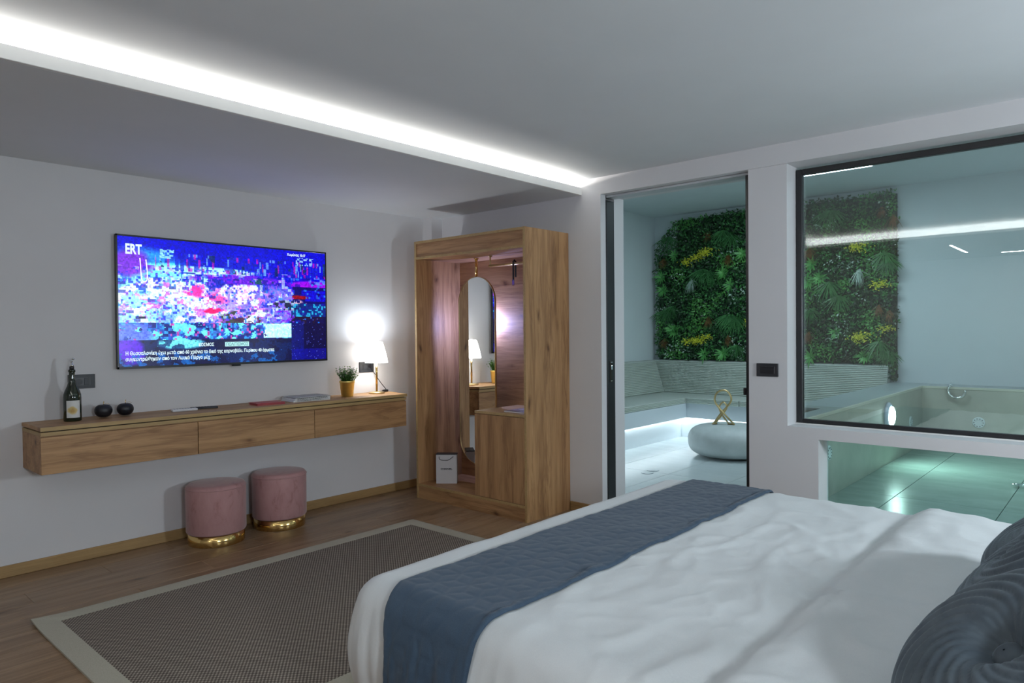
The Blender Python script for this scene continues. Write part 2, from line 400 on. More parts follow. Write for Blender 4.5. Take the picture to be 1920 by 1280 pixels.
MB().tube(smoothpath([(8.46, 1.42, ZR), (8.46, 1.42, ZR+.03), (8.43, 1.42, ZR+.035), (8.385, 1.417, ZR+.013)], 5), .0125, 10).build('spout_arm', chrome_m, tub, True)
hr = smoothpath([(6.60, .69, ZF+.018), (6.58, .66, ZF+.022), (6.60, .58, ZF+.024), (6.66, .48, ZF+.022), (6.70, .46, ZF+.018)], 6)
MB().tube(hr, .015, 10).build('grab_handle', chrome_m, tub, True)

# bench
bn = thing('corner_bench', (7.0, 4.6, 0), 'white L-shaped built-in bench with glowing strip underneath', 'bench')
bench_m = simple('bench_white', (.60, .66, .70), .5)
MB().box(4.61, X2-.001, 4.215, SY-.001, .27, .452, .003).box(8.0, X2-.001, YO+.001, 4.2152, .27, .452, .003).build('seat_slab', bench_m, bn)
MB().box(4.61, X2-.001, 4.36, SY-.001, 0, .27).box(8.14, X2-.001, YO+.01, 4.36, 0, .27).build('riser', simple('riser_white', (.72, .77, .8), .5), bn)
MB().box(4.65, 8.13, 4.335, 4.357, .256, .268).box(8.115, 8.137, YO+.03, 4.335, .256, .268).build('led_strip', simple('bench_led', (1, 1, 1), .5, 0, (.85, .96, 1), 15), bn)
cush_m, nt, b = nmat('ribbed_fabric')
v_ = coords(nt, rand=False); nn = noisen(nt, v_, 220, 3); c = ramp(nt, nn, [(.3, (.42, .47, .43)), (.7, (.55, .60, .55))])
nt.links.new(c, b.inputs['Base Color']); b.inputs['Roughness'].default_value = .9; bump(nt, b, nn, .3, .002)
def ribbed(name, p0, p1, nrm, prof, label, grp):
    # prism: profile (depth along nrm, z) swept from p0 to p1 (xy)
    V_ = []; n = len(prof)
    for (x, y) in (p0, p1):
        for d, z in prof: V_.append((x+nrm[0]*d, y+nrm[1]*d, z))
    F_ = [(i, (i+1) % n, n+(i+1) % n, n+i) for i in range(n)]+[tuple(range(n))[::-1], tuple(range(n, 2*n))]
    o = add_mesh(name, V_, F_, cush_m); tag(o, label, 'cushion', grp); return o
def backprof(z0, z1, d0, d1, nrib, thick=.12):
    pr = []
    for i in range(nrib):
        a = i/nrib; b_ = (i+1)/nrib
        for t, off in ((a+.04/nrib, -.007), (a+.22/nrib, 0.002), (a+.5/nrib, .005), (a+.78/nrib, .002), (b_-.04/nrib, -.007)):
            pr.append((d0+(d1-d0)*t+off, z0+(z1-z0)*t))
    return [(.002, z0)]+pr+[(d1-.03, z1+.006), (.002, z1+.006)]
seat_z0, seat_z1 = .454, .524
def seatprof(depth, nrib=4):
    pr = []
    for i in range(nrib):
        for t, off in ((.05, -.006), (.3, .002), (.5, .004), (.7, .002), (.95, -.006)):
            pr.append((depth+off, seat_z0+(seat_z1-seat_z0)*(i+t)/nrib))
    return [(.004, seat_z0)]+pr+[(depth-.015, seat_z1), (.004, seat_z1)]
G1 = 'seat pads of the spa bench'; G2 = 'back pads of the spa bench'
ribbed('seat_cushion', (4.62, SY), (7.955, SY), (0, -1), seatprof(.905), 'long ribbed seat pad along the left spa wall', G1)
ribbed('seat_cushion', (X2, 3.52), (X2, 4.205), (-1, 0), seatprof(.83), 'short ribbed seat pad in front of the green wall, next to the corner', G1)
ribbed('seat_cushion', (X2, YO+.02), (X2, 3.505), (-1, 0), seatprof(.83), 'ribbed seat pad in front of the green wall, nearer the tub', G1)
MB().box(7.965, X2-.003, 4.21, SY-.003, seat_z0, seat_z1-.001, .005).build('seat_cushion', cush_m)
tag(COL.objects[-1], 'square seat pad filling the bench corner', 'cushion', G1)
ribbed('back_cushion', (4.62, SY-.002), (8.565, SY-.002), (0, -1), backprof(seat_z1+.002, .95, .27, .13, 20), 'ribbed backrest pad leaning on the left spa wall', G2)
ribbed('back_cushion', (X2-.002, YO+.03), (X2-.002, 5.10), (-1, 0), backprof(seat_z1+.002, .95, .23, .13, 20), 'long ribbed backrest pad leaning below the green wall', G2)
# pebble table and brass knot
pm, nt, b = nmat('pebble_white'); nn = noisen(nt, coords(nt, rand=False), 8, 5); c = ramp(nt, nn, [(.3, (.50, .55, .55)), (.7, (.60, .65, .65))]); nt.links.new(c, b.inputs['Base Color']); b.inputs['Roughness'].default_value = .55; bump(nt, b, nn, .15, .004)
PX, PY, PR = 7.22, 3.28, .45
prof = []
for i in range(25):
    t = PI*i/24; s_ = math.sin(t); c_ = -math.cos(t)
    prof.append((max(.002, PR*(abs(s_)**.42)), .172+.170*math.copysign(abs(c_)**.8, c_)))
o = MB().lathe((PX, PY, 0), prof, 56).build('pebble_table', pm, None, True); tag(o, 'low round white pebble-shaped table on the spa floor', 'side table')
kx, ky, kz = PX-.07, PY+.05, .342
def kp(u, v, d=0):   # u across the view, v up
    return (kx+.45*u+.6*d*.5, ky-.89*u+.5*d, kz+v)
kn = thing('knot_sculpture', (kx, ky, kz), 'looped brass knot ornament standing on the white pebble table', 'ornament')
MB().tube(smoothpath([kp(-.10, .012), kp(-.02, .12, .01), kp(.07, .235, .0), kp(.085, .30), kp(.05, .36), kp(0, .378), kp(-.055, .355), kp(-.085, .30), kp(-.07, .235, .02), kp(0, .13, -.012), kp(.11, .012)], 8), .0105, 10).build('loop', brass_m, kn, True)
MB().tube(smoothpath([kp(-.065, .012, .05), kp(.0, .10, .05), kp(.05, .19, .03), kp(.01, .245, .02), kp(-.03, .19, .03), kp(.01, .10, .05), kp(.075, .012, .05)], 8), .0095, 10).build('inner_loop', brass_m, kn, True)
MB().tube([kp(-.115, .009), kp(-.05, .009, .05)], .009, 8).build('foot', brass_m, kn, True)
MB().tube([kp(.12, .009), kp(.065, .009, .05)], .009, 8).build('foot', brass_m, kn, True)
# two grey inlay discs in the spa floor
for (a, b_) in ((5.99, 3.52), (5.85, 3.50)):
    o = MB().lathe((a, b_, .0003), [(.06, 0), (.058, .003)], 28).build('floor_drain', simple('drain_grey', (.25, .3, .32), .3, .6))
    tag(o, 'small round grey drain cover, ' + ('farther' if a > 5.9 else 'nearer') + ' of the pair on the spa floor', 'drain', 'round drains in the spa floor')

# ------------------------------------------------------------------ green wall
gw = thing('living_wall', (X2, 3.5, .96), 'artificial green plant wall above the spa bench', 'plant wall')
MB().box(X2-.03, X2-.002, 2.06, 4.74, .966, 2.9).box(X2-.03, X2-.002, 4.74, 5.04, .966, 2.42).box(X2-.03, X2-.002, 2.0, 2.058, ZR+.02, 2.9).build('backing', simple('backing_dark', (.012, .03, .015), .9), gw)
def leafmat(name, c0, c1, rough=.45):
    m, nt, b = nmat(name); n = noisen(nt, coords(nt, rand=True), 14, 3); c = ramp(nt, n, [(.35, c0), (.65, c1)])
    nt.links.new(c, b.inputs['Base Color']); b.inputs['Roughness'].default_value = rough; return m
g_dark = leafmat('leaf_dark', (.008, .035, .012), (.02, .075, .025)); g_mid = leafmat('leaf_mid', (.03, .15, .03), (.06, .25, .06))
g_brt = leafmat('leaf_bright', (.06, .26, .05), (.12, .38, .08)); g_pale = leafmat('leaf_pale', (.35, .5, .42), (.55, .68, .6))
g_fern = leafmat('leaf_fern', (.03, .13, .035), (.07, .24, .07)); g_brown = leafmat('leaf_brown', (.12, .065, .02), (.26, .13, .045))
g_yel = leafmat('leaf_yellow', (.45, .50, .02), (.75, .75, .04)); g_star = leafmat('leaf_star', (.05, .25, .05), (.14, .42, .11))
gmats = [g_dark, g_mid, g_brt, g_pale]
V_, F_, mi = [], [], []
rnd = random.Random(3)
def inside(y, z):
    e = .03*noise.noise((y*3, z*3, 1)) + .02*noise.noise((y*11, z*11, 4))
    if y < 1.99+e or y > 5.05+e or z < .79 or (z < .985 and y > 2.07) or z > 2.93+e*.6: return False
    if y > 4.72 and (y-4.72)*1.35+(z-2.5)*1.0 > .46+e: return False
    if z > 2.86 and y > 4.0 and z > 2.93-(y-4.0)*.06: return False
    return True
n_l = 0
while n_l < 30000:
    y, z = rnd.uniform(1.93, 5.08), rnd.uniform(.78, 2.96)
    if not inside(y, z): continue
    n_l += 1
    zone = noise.noise((y*2.1, z*2.1, 7)); L0 = rnd.uniform(.022, .05); W0 = L0*rnd.uniform(.35, .6)
    a = rnd.uniform(0, 2*PI); til = rnd.uniform(.1, .9)
    xo = X2-.035-rnd.uniform(.0, .08)-.03*max(0, zone)
    d = Vector((-math.sin(til), math.cos(a)*math.cos(til), math.sin(a)*math.cos(til)))
    s_ = Vector((-rnd.uniform(-.5, .5), -math.sin(a), math.cos(a))).normalized()
    p = Vector((xo, y, z)); q = p+d*L0; mdl = p+d*L0*.5
    n0 = len(V_); V_ += [p, mdl+s_*W0*.5, q, mdl-s_*W0*.5]; F_.append((n0, n0+1, n0+2, n0+3))
    z2 = noise.noise((y*3.3, z*3.3, 22)); rr = rnd.random()
    spk = noise.noise((y*4.0, z*4.0, 40))
    mi.append(3 if (spk > .30 and rr < .16) else (2 if (z2 > .22 and rr < .75) else (1 if rr < .42+z2*.5 else 0)))
o = add_mesh('foliage', V_, F_, None, gw, gw['_b'], mats=gmats, mi=mi); o['kind'] = 'stuff'
def blade(Vs, Fs, root, d, side, L0, W0, droop, seg=4):
    pts = []
    for i in range(seg+1):
        t = i/seg; p = root+d*L0*t+Vector((0, 0, -droop*L0*t*t)); wd = W0*math.sin(PI*min(1, .12+.88*t))*.5+.0005
        pts.append((p-side*wd, p+side*wd))
    n0 = len(Vs)
    for a, b_ in pts: Vs += [a, b_]
    for i in range(seg): Fs.append((n0+2*i, n0+2*i+1, n0+2*i+3, n0+2*i+2))
def tuft(kind):
    Vs, Fs = [], []
    if kind == 'fern_frond':
        for k in range(30):
            a = -PI/2+(k/29-.5)*2.6+rnd.uniform(-.06, .06); d0 = Vector((-rnd.uniform(.15, .55), math.cos(a), math.sin(a))).normalized()
            blade(Vs, Fs, Vector((-.01*(k % 2), 0, 0)), d0, Vector((.25, -math.sin(a), math.cos(a))).normalized(), rnd.uniform(.20, .30), .013, .22, 4)
    elif kind in ('grass_tuft', 'pale_grass_tuft'):
        for k in range(34):
            a = -PI/2+rnd.gauss(0, .42); d0 = Vector((-rnd.uniform(.1, .6), math.cos(a), math.sin(a))).normalized()
            blade(Vs, Fs, Vector((rnd.uniform(-.01, .01), rnd.uniform(-.02, .02), rnd.uniform(0, .03))), d0, Vector((.3, -math.sin(a), math.cos(a))).normalized(), rnd.uniform(.14, .24), .0075, .2, 3)
    elif kind == 'star_rosette':
        for k in range(15):
            a = 2*PI*k/15+rnd.uniform(-.15, .15); d0 = Vector((-rnd.uniform(.35, .9), math.cos(a), math.sin(a))).normalized()
            blade(Vs, Fs, Vector((0, 0, 0)), d0, Vector((.2, -math.sin(a), math.cos(a))).normalized(), rnd.uniform(.10, .17), .026, .15, 4)
    else:
        for k in range(70):
            c0 = Vector((-rnd.uniform(0, .05), rnd.gauss(0, .045), rnd.gauss(0, .026)))
            a = rnd.uniform(0, 2*PI); d0 = Vector((-.6, math.cos(a), math.sin(a))).normalized()
            blade(Vs, Fs, c0, d0, Vector((.2, -math.sin(a), math.cos(a))).normalized(), rnd.uniform(.02, .035), .012, 0, 2)
    me = bpy.data.meshes.new(kind); me.from_pydata([tuple(v) for v in Vs], [], Fs); return me
PROTO = {}
for kd, mt in (('fern_frond', g_fern), ('grass_tuft', g_brown), ('pale_grass_tuft', g_pale), ('star_rosette', g_star), ('yellow_flower_cluster', g_yel)):
    PROTO[kd] = [tuft(kd) for _ in range(3)]
    for m_ in PROTO[kd]: m_.materials.append(mt)
PLACE = dict(
 grass_tuft=[(4.25, 2.6), (3.97, 2.27), (4.92, 2.29), (4.25, 1.46), (3.97, 1.21), (4.91, 1.17), (2.14, 2.66), (2.02, 2.56), (2.93, 2.27), (2.17, 1.55), (2.06, 1.49), (2.95, 1.25), (3.2, 1.8), (3.5, 2.5)],
 yellow_flower_cluster=[(4.54, 2.31), (4.44, 2.35), (4.33, 2.40), (4.24, 2.43), (4.54, 1.22), (4.44, 1.23), (4.34, 1.25), (4.27, 1.28), (2.43, 2.33), (2.36, 2.32), (2.15, 1.87), (2.39, 1.27), (2.31, 1.29), (2.09, 1.37), (3.7, 1.46), (3.2, 2.4)],
 star_rosette=[(4.75, 2.41), (4.04, 2.12), (4.95, 2.12), (3.95, 1.96), (4.92, 1.93), (4.75, 1.37), (4.31, 1.05), (4.04, 1.06), (3.78, 2.36), (2.91, 2.16), (2.95, 1.95), (2.82, 1.98), (2.93, 1.04), (2.63, 1.33), (2.32, 1.05), (3.4, 2.1), (3.3, 1.2), (4.8, 1.4)],
 fern_frond=[(4.04, 2.61), (4.33, 2.12), (4.23, 2.08), (3.97, 1.5), (4.91, 1.58), (3.91, 2.54), (3.86, 1.46), (4.84, 2.6), (2.11, 2.16), (2.06, 2.08), (2.69, 2.71), (2.71, 1.86), (2.93, 1.55), (2.6, 1.69), (2.17, 1.15), (2.06, 1.04), (3.86, 1.1), (4.79, 1.63), (3.4, 2.7), (3.3, 1.6)],
 pale_grass_tuft=[(4.49, 1.98), (2.38, 1.97)])
for kd, ps in PLACE.items():
    for i, (y, z) in enumerate(ps):
        o = bpy.data.objects.new(kd, PROTO[kd][i % 3]); COL.objects.link(o); o.parent = gw
        o.location = (-.10, y-3.5, z-.96+(.08 if 'grass' in kd or 'fern' in kd else 0)); s_ = rnd.uniform(.85, 1.15)*{'fern_frond': .8, 'grass_tuft': .68, 'pale_grass_tuft': .85, 'star_rosette': .8}.get(kd, .9); o.scale = (s_, s_, s_)

# ------------------------------------------------------------------ wardrobe
wa = thing('open_wardrobe', (4.02, 3.85, 0), 'tall open oak wardrobe against the spa wall', 'wardrobe')
x0, x1, ya, yb, ZT = 3.765, 4.278, 3.242, 4.455, 2.130
T = .020
MB().box(x0, x1, ya, ya+T, 0, ZT, .001).build('side_panel', oak_z, wa)
MB().box(x0, x1, yb-T, yb, 0, ZT, .001).build('side_panel', oak_z, wa)
MB().box(x0, x1-.012, ya+T, yb-T, ZT-T, ZT, .001).build('top_panel', oak_y, wa)
MB().box(x0+.016, x1-.012, ya+T, yb-T, 1.985, 2.0).build('ceiling_panel', oak_y, wa)
MB().box(x0+.006, x0+.022, ya+T, yb-T, 2.0, ZT-T).build('header_board', oak_y, wa)
MB().box(x1-.012, x1, ya+T, yb-T, 0, ZT).build('back_panel', oak_y, wa)
MB().box(x0+.001, x1-.012, ya+T, yb-T, .102, .122, .001).build('floor_panel', oak_y, wa)
MB().box(x0+.006, x0+.022, ya+T, yb-T, 0, .102).build('plinth', oak_y, wa)
e = MB().box(x0-.0015, x0, ya, ya+T, 0, ZT).box(x0-.0015, x0, yb-T, yb, 0, ZT).box(x0-.0015, x0, ya+T, yb-T, ZT-T, ZT).box(x0-.0015, x0+.016, ya+T, yb-T, 1.982, 2.0).box(x0-.0005, x0+.001, ya+T, yb-T, .102, .122)
e.build('edge_band', edge_oak, wa)
CY = 3.772
MB().box(x0+.004, x1-.012, ya+T, CY, .756, .776, .001).build('cabinet_top', edge_oak, wa)
MB().box(x0+.02, x1-.012, CY-.018, CY-.002, .122, .756).build('cabinet_side', oak_z, wa)
MB().box(x0+.002, x0+.018, ya+T+.003, CY-.002, .125, .752, .001).build('cabinet_door', oak_z, wa)
rl = MB().tube([(4.03, ya+T, 1.905), (4.03, 3.85, 1.905)], .011, 12).build('hanging_rail', brass_m, wa, True)
sub(MB().tube([(4.03, 3.838, 1.985), (4.03, 3.838, 1.893)], .0065, 10).lathe((4.03, 3.838, 1.978), [(.016, 0), (.016, .006)], 16), 'bracket', brass_m, rl, wa, True)
# strap on the rail
st = thing('hanging_strap', (4.03, 3.58, 1.93), 'black strap with clear plastic end hanging on the wardrobe rail', 'strap')
MB().box(4.014, 4.019, 3.572, 3.588, 1.775, 1.925, .001).box(4.041, 4.046, 3.572, 3.588, 1.80, 1.925, .001).tube([(4.0165, 3.58, 1.92), (4.03, 3.58, 1.934), (4.0435, 3.58, 1.92)], .006, 6).build('band', simple('strap_black', (.012, .012, .015), .6), st)
MB().box(4.010, 4.022, 3.569, 3.591, 1.735, 1.782, .003).build('clip', glass('clear_plastic', (.75, .78, .85), .25, .5), st)
# mirror
MX, MYc, MR, MZ0, MZ1 = 4.07, 4.035, .210, .282, 1.834
mr = thing('hanging_mirror', (MX, MYc, 1.985), 'tall pill-shaped brass-framed mirror hanging inside the wardrobe', 'mirror')
def stadium(R_, n=28):
    zt, zb = MZ1-MR, MZ0+MR; out = []
    for i in range(n+1): a = PI*i/n; out.append((MYc+R_*math.cos(a), zt+R_*math.sin(a)))
    for i in range(n+1): a = PI+PI*i/n; out.append((MYc+R_*math.cos(a), zb+R_*math.sin(a)))
    return out
def ringprism(Ro, Ri, xa, xb):
    A, B = stadium(Ro), stadium(Ri); n = len(A); V = []; Fz = []
    for x in (xa, xb):
        V += [(x, y, z) for y, z in A]+[(x, y, z) for y, z in B]
    for i in range(n):
        j = (i+1) % n
        Fz += [(i, j, n+j, n+i), (2*n+i, 3*n+i, 3*n+j, 2*n+j), (i, 2*n+i, 2*n+j, j), (n+i, n+j, 3*n+j, 3*n+i)]
    return V, Fz
V, Fz = ringprism(MR, MR-.005, MX-.007, MX+.010); mb = MB(); mb.add(V, Fz); mb.build('frame', brass_m, mr)
A = stadium(MR-.006); n = len(A)
mb = MB(); mb.add([(MX-.004, y, z) for y, z in A]+[(MX+.006, y, z) for y, z in A], [tuple(range(n))[::-1], tuple(range(n, 2*n))]+[(i, (i+1) % n, n+(i+1) % n, n+i) for i in range(n)])
mb.build('glass', mirror_m, mr)
MB().tube([(MX, MYc, MZ1-.004), (MX, MYc, 1.985)], .012, 12).lathe((MX, MYc, 1.977), [(.02, 0), (.02, .008)], 20).build('rod', gold_m, mr, True)
pk = thing('puck_light', (4.26, 4.06, 1.45), 'round cold-white light on the wardrobe back behind the mirror', 'light')
MB().lathe((4.2655, 4.06, 1.45), [(.04, 0), (.04, -.012), (.036, -.016)], 28, 'x').build('housing', simple('white_plastic', (.8, .8, .8), .4), pk)
MB().lathe((4.2495, 4.06, 1.45), [(.034, 0), (.032, -.005), (.02, -.008)], 28, 'x').build('diffuser', simple('puck_emit', (1, 1, 1), .4, 0, (.55, .62, 1), 30), pk)
pt = bpy.data.lights.new('puck_glow', 'POINT'); pt.energy = 17; pt.color = (.36, .42, 1); pt.shadow_soft_size = .03
po = bpy.data.objects.new('puck_glow', pt); COL.objects.link(po); po.location = (4.20, 4.05, 1.45)
# magazine on the cabinet, shopping bag
def printmat(name, cols, scale, rough=.35):
    m, nt, b = nmat(name); v = coords(nt, rand=False); n = noisen(nt, v, scale, 5, .7)
    nt.links.new(ramp(nt, n, [(i/(len(cols)-1)*.5+.25, c) for i, c in enumerate(cols)]), b.inputs['Base Color']); b.inputs['Roughness'].default_value = rough; return m
paper_m = simple('paper', (.82, .82, .82), .7)
mg = thing('magazine', (3.95, 3.37, .776), 'glossy magazine lying on the wardrobe cabinet', 'magazine')
mb = MB().box(3.83, 4.05, 3.275, 3.52, .777, .785); mb.build('pages', paper_m, mg)
MB().box(3.828, 4.052, 3.27, 3.522, .785, .7865).build('cover', printmat('magazine_cover', [(.10, .11, .2), (.35, .32, .42), (.12, .12, .14), (.62, .58, .62)], 9), mg)
MB().box(3.90, 4.10, 3.262, 3.44, .7866, .7935).build('back_issue', printmat('magazine_cover_two', [(.06, .1, .28), (.55, .55, .62), (.1, .1, .15)], 12), mg)
bg = thing('shopping_bag', (3.96, 4.28, .122), 'small white paper bag with black handle inside the wardrobe', 'bag')
bw, bh, bd = .172, .245, .07
ang = math.atan2(4.177-4.304, 3.956-3.851); ux = Vector((math.cos(ang), math.sin(ang), 0)); uy = Vector((-math.sin(ang), math.cos(ang), 0))
bc = Vector((3.905, 4.243, .123))
def bp_(u, v, d): return tuple(bc+ux*u+uy*d+Vector((0, 0, v)))
def obox(mb, u0, u1, v0, v1, d0, d1):
    return mb.add([bp_(u, v, d) for u in (u0, u1) for d in (d0, d1) for v in (v0, v1)], [(0, 1, 3, 2), (4, 6, 7, 5), (0, 4, 5, 1), (2, 3, 7, 6), (0, 2, 6, 4), (1, 5, 7, 3)])
mb = MB(); obox(mb, -bw/2, bw/2, 0, bh, 0, .002); obox(mb, -bw/2, bw/2, 0, bh, bd, bd+.002); obox(mb, -bw/2, -bw/2+.002, 0, bh, .002, bd); obox(mb, bw/2-.002, bw/2, 0, bh, .002, bd); obox(mb, -bw/2, bw/2, 0, .002, .002, bd)
mb.build('bag_body', simple('bag_paper', (.74, .73, .74), .5), bg)
mb = MB(); obox(mb, -bw/2-.0006, bw/2+.0006, bh-.006, bh+.0006, -.0006, bd+.0026); mb.build('top_edge', simple('bag_edge', (.03, .03, .035), .5), bg)
MB().tube(smoothpath([bp_(-.06, bh-.02, -.003), bp_(-.055, bh-.043, -.006), bp_(-.02, bh-.05, -.008), bp_(.02, bh-.047, -.006), bp_(.058, bh-.02, -.003)], 6), .0022, 6).build('handle', simple('cord_black', (.01, .01, .01), .7), bg)
def text(body, name, loc, size, mat, parent, rot, ext=.0005, align='LEFT', sx=1.0, off=.0006):
    cu = bpy.data.curves.new(name, 'FONT'); cu.body = body; cu.size = size; cu.extrude = ext; cu.offset = off; cu.align_x = align; cu.resolution_u = 3
    t = bpy.data.objects.new(name, cu); cu.materials.append(mat)
    me = bpy.data.meshes.new_from_object(t)
    o = bpy.data.objects.new(name, me); COL.objects.link(o); bpy.data.objects.remove(t)
    if not me.materials: me.materials.append(mat)
    b_ = parent['_b']; o.parent = parent; o.location = (loc[0]-b_[0], loc[1]-b_[1], loc[2]-b_[2]); o.rotation_euler = rot; o.scale = (sx, 1, 1)
    return o
text('CHANEL', 'lettering', bp_(0, .115, -.0012), .020, simple('print_black', (.01, .01, .01), .6), bg, (PI/2, 0, ang), .0003, 'CENTER', 1.25)

# ------------------------------------------------------------------ floating console
fc = thing('floating_console', (2.38, 4.62, .615), 'long wall-mounted oak console with three drawers', 'console')
cx0, cx1, yf = 1.09, 3.645, 4.425
def qslab(z0, z1, yfr, xl, xr, name, mat, back_r=.07):
    mb = MB(); V = [(xl, yfr, z) for z in (z0, z1)]+[(xr, yfr, z) for z in (z0, z1)]+[(xr+back_r, WY-.001, z) for z in (z0, z1)]+[(xl, WY-.001, z) for z in (z0, z1)]
    mb.add(V, [(0, 2, 3, 1), (2, 4, 5, 3), (4, 6, 7, 5), (6, 0, 1, 7), (1, 3, 5, 7), (0, 6, 4, 2)]); return mb.build(name, mat, fc)
qslab(.857, .878, yf, cx0, cx1, 'top_slab', oak_x)
MB().box(cx0-.001, cx1+.001, yf-.0015, yf, .856, .878).build('edge_band', edge_oak, fc)
qslab(.829, .849, yf+.006, cx0+.002, cx1-.002, 'under_slab', edge_oak)
qslab(.849, .857, yf+.022, cx0+.012, cx1-.012, 'groove', simple('groove_dark', (.05, .03, .015), .8))
qslab(.617, .828, yf+.026, cx0+.003, cx1-.003, 'carcass', oak_x)
for a, b_ in ((cx0+.003, 1.944), (1.948, 2.787), (2.791, cx1-.003)):
    MB().box(a, b_, yf+.008, yf+.0255, .617, .822, .001).build('drawer', oak_x, fc)

TOPZ = .878
# bottle
bx, by = 1.305, 4.64
bt = thing('wine_bottle', (bx, by, TOPZ), 'dark green wine bottle with white label and pourer stopper', 'bottle')
gb, nt, b = nmat('bottle_glass'); b.inputs['Base Color'].default_value = (.012, .02, .010, 1); b.inputs['Roughness'].default_value = .06; b.inputs['Specular IOR Level'].default_value = .7
prof = [(.043, 0), (.0465, .004), (.0465, .135), (.045, .155), (.038, .178), (.027, .203), (.019, .228), (.0165, .25), (.0155, .285), (.0155, .30)]
MB().lathe((bx, by, TOPZ), prof, 40).build('bottle_body', gb, bt, True)
MB().lathe((bx, by, TOPZ), [(.0165, .286), (.0185, .288), (.0185, .298), (.0168, .301)], 28).build('neck_ring', gb, bt, True)
stp = MB().lathe((bx, by, TOPZ), [(.0125, .300), (.0125, .318), (.010, .321)], 20).build('stopper', simple('stopper_black', (.02, .02, .022), .4), bt, True)
sub(MB().lathe((bx, by, TOPZ), [(.0115, .321), (.0115, .330), (.006, .333), (.0055, .345)], 18).tube([(bx-.004, by, TOPZ+.342), (bx+.008, by-.002, TOPZ+.362)], .0055, 8).lathe((bx+.006, by-.002, TOPZ+.356), [(.003, 0), (.009, .004), (.009, .012), (.003, .016)], 12), 'pourer', chrome_m, stp, bt, True)
lb = MB(); a0, a1, n = -PI/2-.95, -PI/2+.62, 20
for zz in (.022, .122):
    for i in range(n+1):
        a = a0+(a1-a0)*i/n+.0; lb.v.append((bx+.0470*math.cos(a), by+.0470*math.sin(a), TOPZ+zz))
lb.f += [(i, i+1, n+2+i, n+1+i) for i in range(n)]
lm, nt, b = nmat('bottle_label')
nn = noisen(nt, coords(nt, rand=False), 26, 4, .6, 1.5); sx_ = N(nt, 'ShaderNodeSeparateXYZ'); tcn = N(nt, 'ShaderNodeTexCoord'); nt.links.new(tcn.outputs['Object'], sx_.inputs[0])
gl = N(nt, 'ShaderNodeTexGradient', gradient_type='SPHERICAL'); mp = N(nt, 'ShaderNodeMapping'); mp.inputs['Location'].default_value = (.35, 0, -1.9); mp.inputs['Scale'].default_value = (30, 0, 30); nt.links.new(tcn.outputs['Object'], mp.inputs[0]); nt.links.new(mp.outputs[0], gl.inputs[0])
mm_ = N(nt, 'ShaderNodeMath', operation='MULTIPLY'); nt.links.new(gl.outputs[1], mm_.inputs[0]); nt.links.new(nn, mm_.inputs[1])
nt.links.new(ramp(nt, mm_.outputs[0], [(.10, (.66, .66, .64)), (.22, (.62, .48, .2)), (.45, (.45, .28, .08))]), b.inputs['Base Color']); b.inputs['Roughness'].default_value = .6
o = lb.build('bottle_label', lm, bt, True)
# apples
blk = simple('matt_black', (.008, .009, .014), .42)
def apple(px, py, s, label):
    t = thing('apple_ornament', (px, py, TOPZ), label, 'ornament', 'black apples on the console')
    pr = []
    for i in range(21):
        a = PI*i/20; r = .051*math.sin(a)**.85; z = .043-.041*math.cos(a)
        z -= (.016*math.exp(-(r/.014)**2) if i > 10 else -.006*math.exp(-(r/.015)**2)); pr.append((max(r, .0008)*s, z*s))
    pr = [(r*(1-.10*(1-z/(.084*s))), z) for r, z in pr]
    MB().lathe((px, py, TOPZ), pr, 32).build('fruit_body', blk, t, True)
    MB().tube([(px, py, TOPZ+.068), (px+.001, py, TOPZ+.085), (px+.003, py, TOPZ+.100)], [.0025, .002, .0028], 8).build('stem', gold_m, t, True)
    lf = MB(); c = Vector((px+.004, py-.004, TOPZ+.083)); d = Vector((.8, -.45, -.12)).normalized(); sd = Vector((.45, .8, 0)).normalized()
    for i in range(7):
        tt = i/6; wd = .009*math.sin(PI*min(1, .06+.94*tt)); p = c+d*.032*tt+Vector((0, 0, .006*math.sin(PI*tt)))
        lf.v += [tuple(p-sd*wd), tuple(p+Vector((0, 0, -.0015))), tuple(p+sd*wd)]
    for i in range(6): lf.f += [(3*i, 3*i+1, 3*i+4, 3*i+3), (3*i+1, 3*i+2, 3*i+5, 3*i+4)]
    lf.build('leaf', gold_m, t, True)
apple(1.474, 4.655, 1.0, 'black apple ornament with gold stem, next to the wine bottle'); apple(1.598, 4.66, .97, 'black apple ornament with gold stem, farther from the wine bottle')
# remotes
def remote(cx, cy_, ang, L0, W0, H0, mat, name, label, btn):
    t = thing('remote_control', (cx, cy_, TOPZ), label, 'remote control'); t.rotation_euler = (0, 0, 0)
    ca, sa = math.cos(ang), math.sin(ang)
    mb = MB().box(-L0/2, L0/2, -W0/2, W0/2, 0, H0, .004); mb.v = [(cx+x*ca-y*sa, cy_+x*sa+y*ca, TOPZ+z) for x, y, z in mb.v]
    mb.build('casing', mat, t)
    mb = MB()
    for i in range(7):
        for j in (-1, 0, 1): mb.box(-L0*.42+i*L0*.11, -L0*.42+i*L0*.11+.008, j*.011-.003, j*.011+.003, H0, H0+.001)
    mb.v = [(cx+x*ca-y*sa, cy_+x*sa+y*ca, TOPZ+z) for x, y, z in mb.v]; o = mb.build('buttons', btn, t)
remote(1.945, 4.63, -.15, .155, .05, .016, simple('remote_white', (.66, .66, .68), .4), 'a', 'white remote control lying on the console, left of the black one', simple('btn_grey', (.3, .3, .33), .5))
remote(2.09, 4.665, -.2, .17, .045, .014, simple('remote_black', (.012, .012, .016), .4), 'b', 'black remote control lying on the console, touching the white one', simple('btn_dark', (.06, .06, .07), .5))
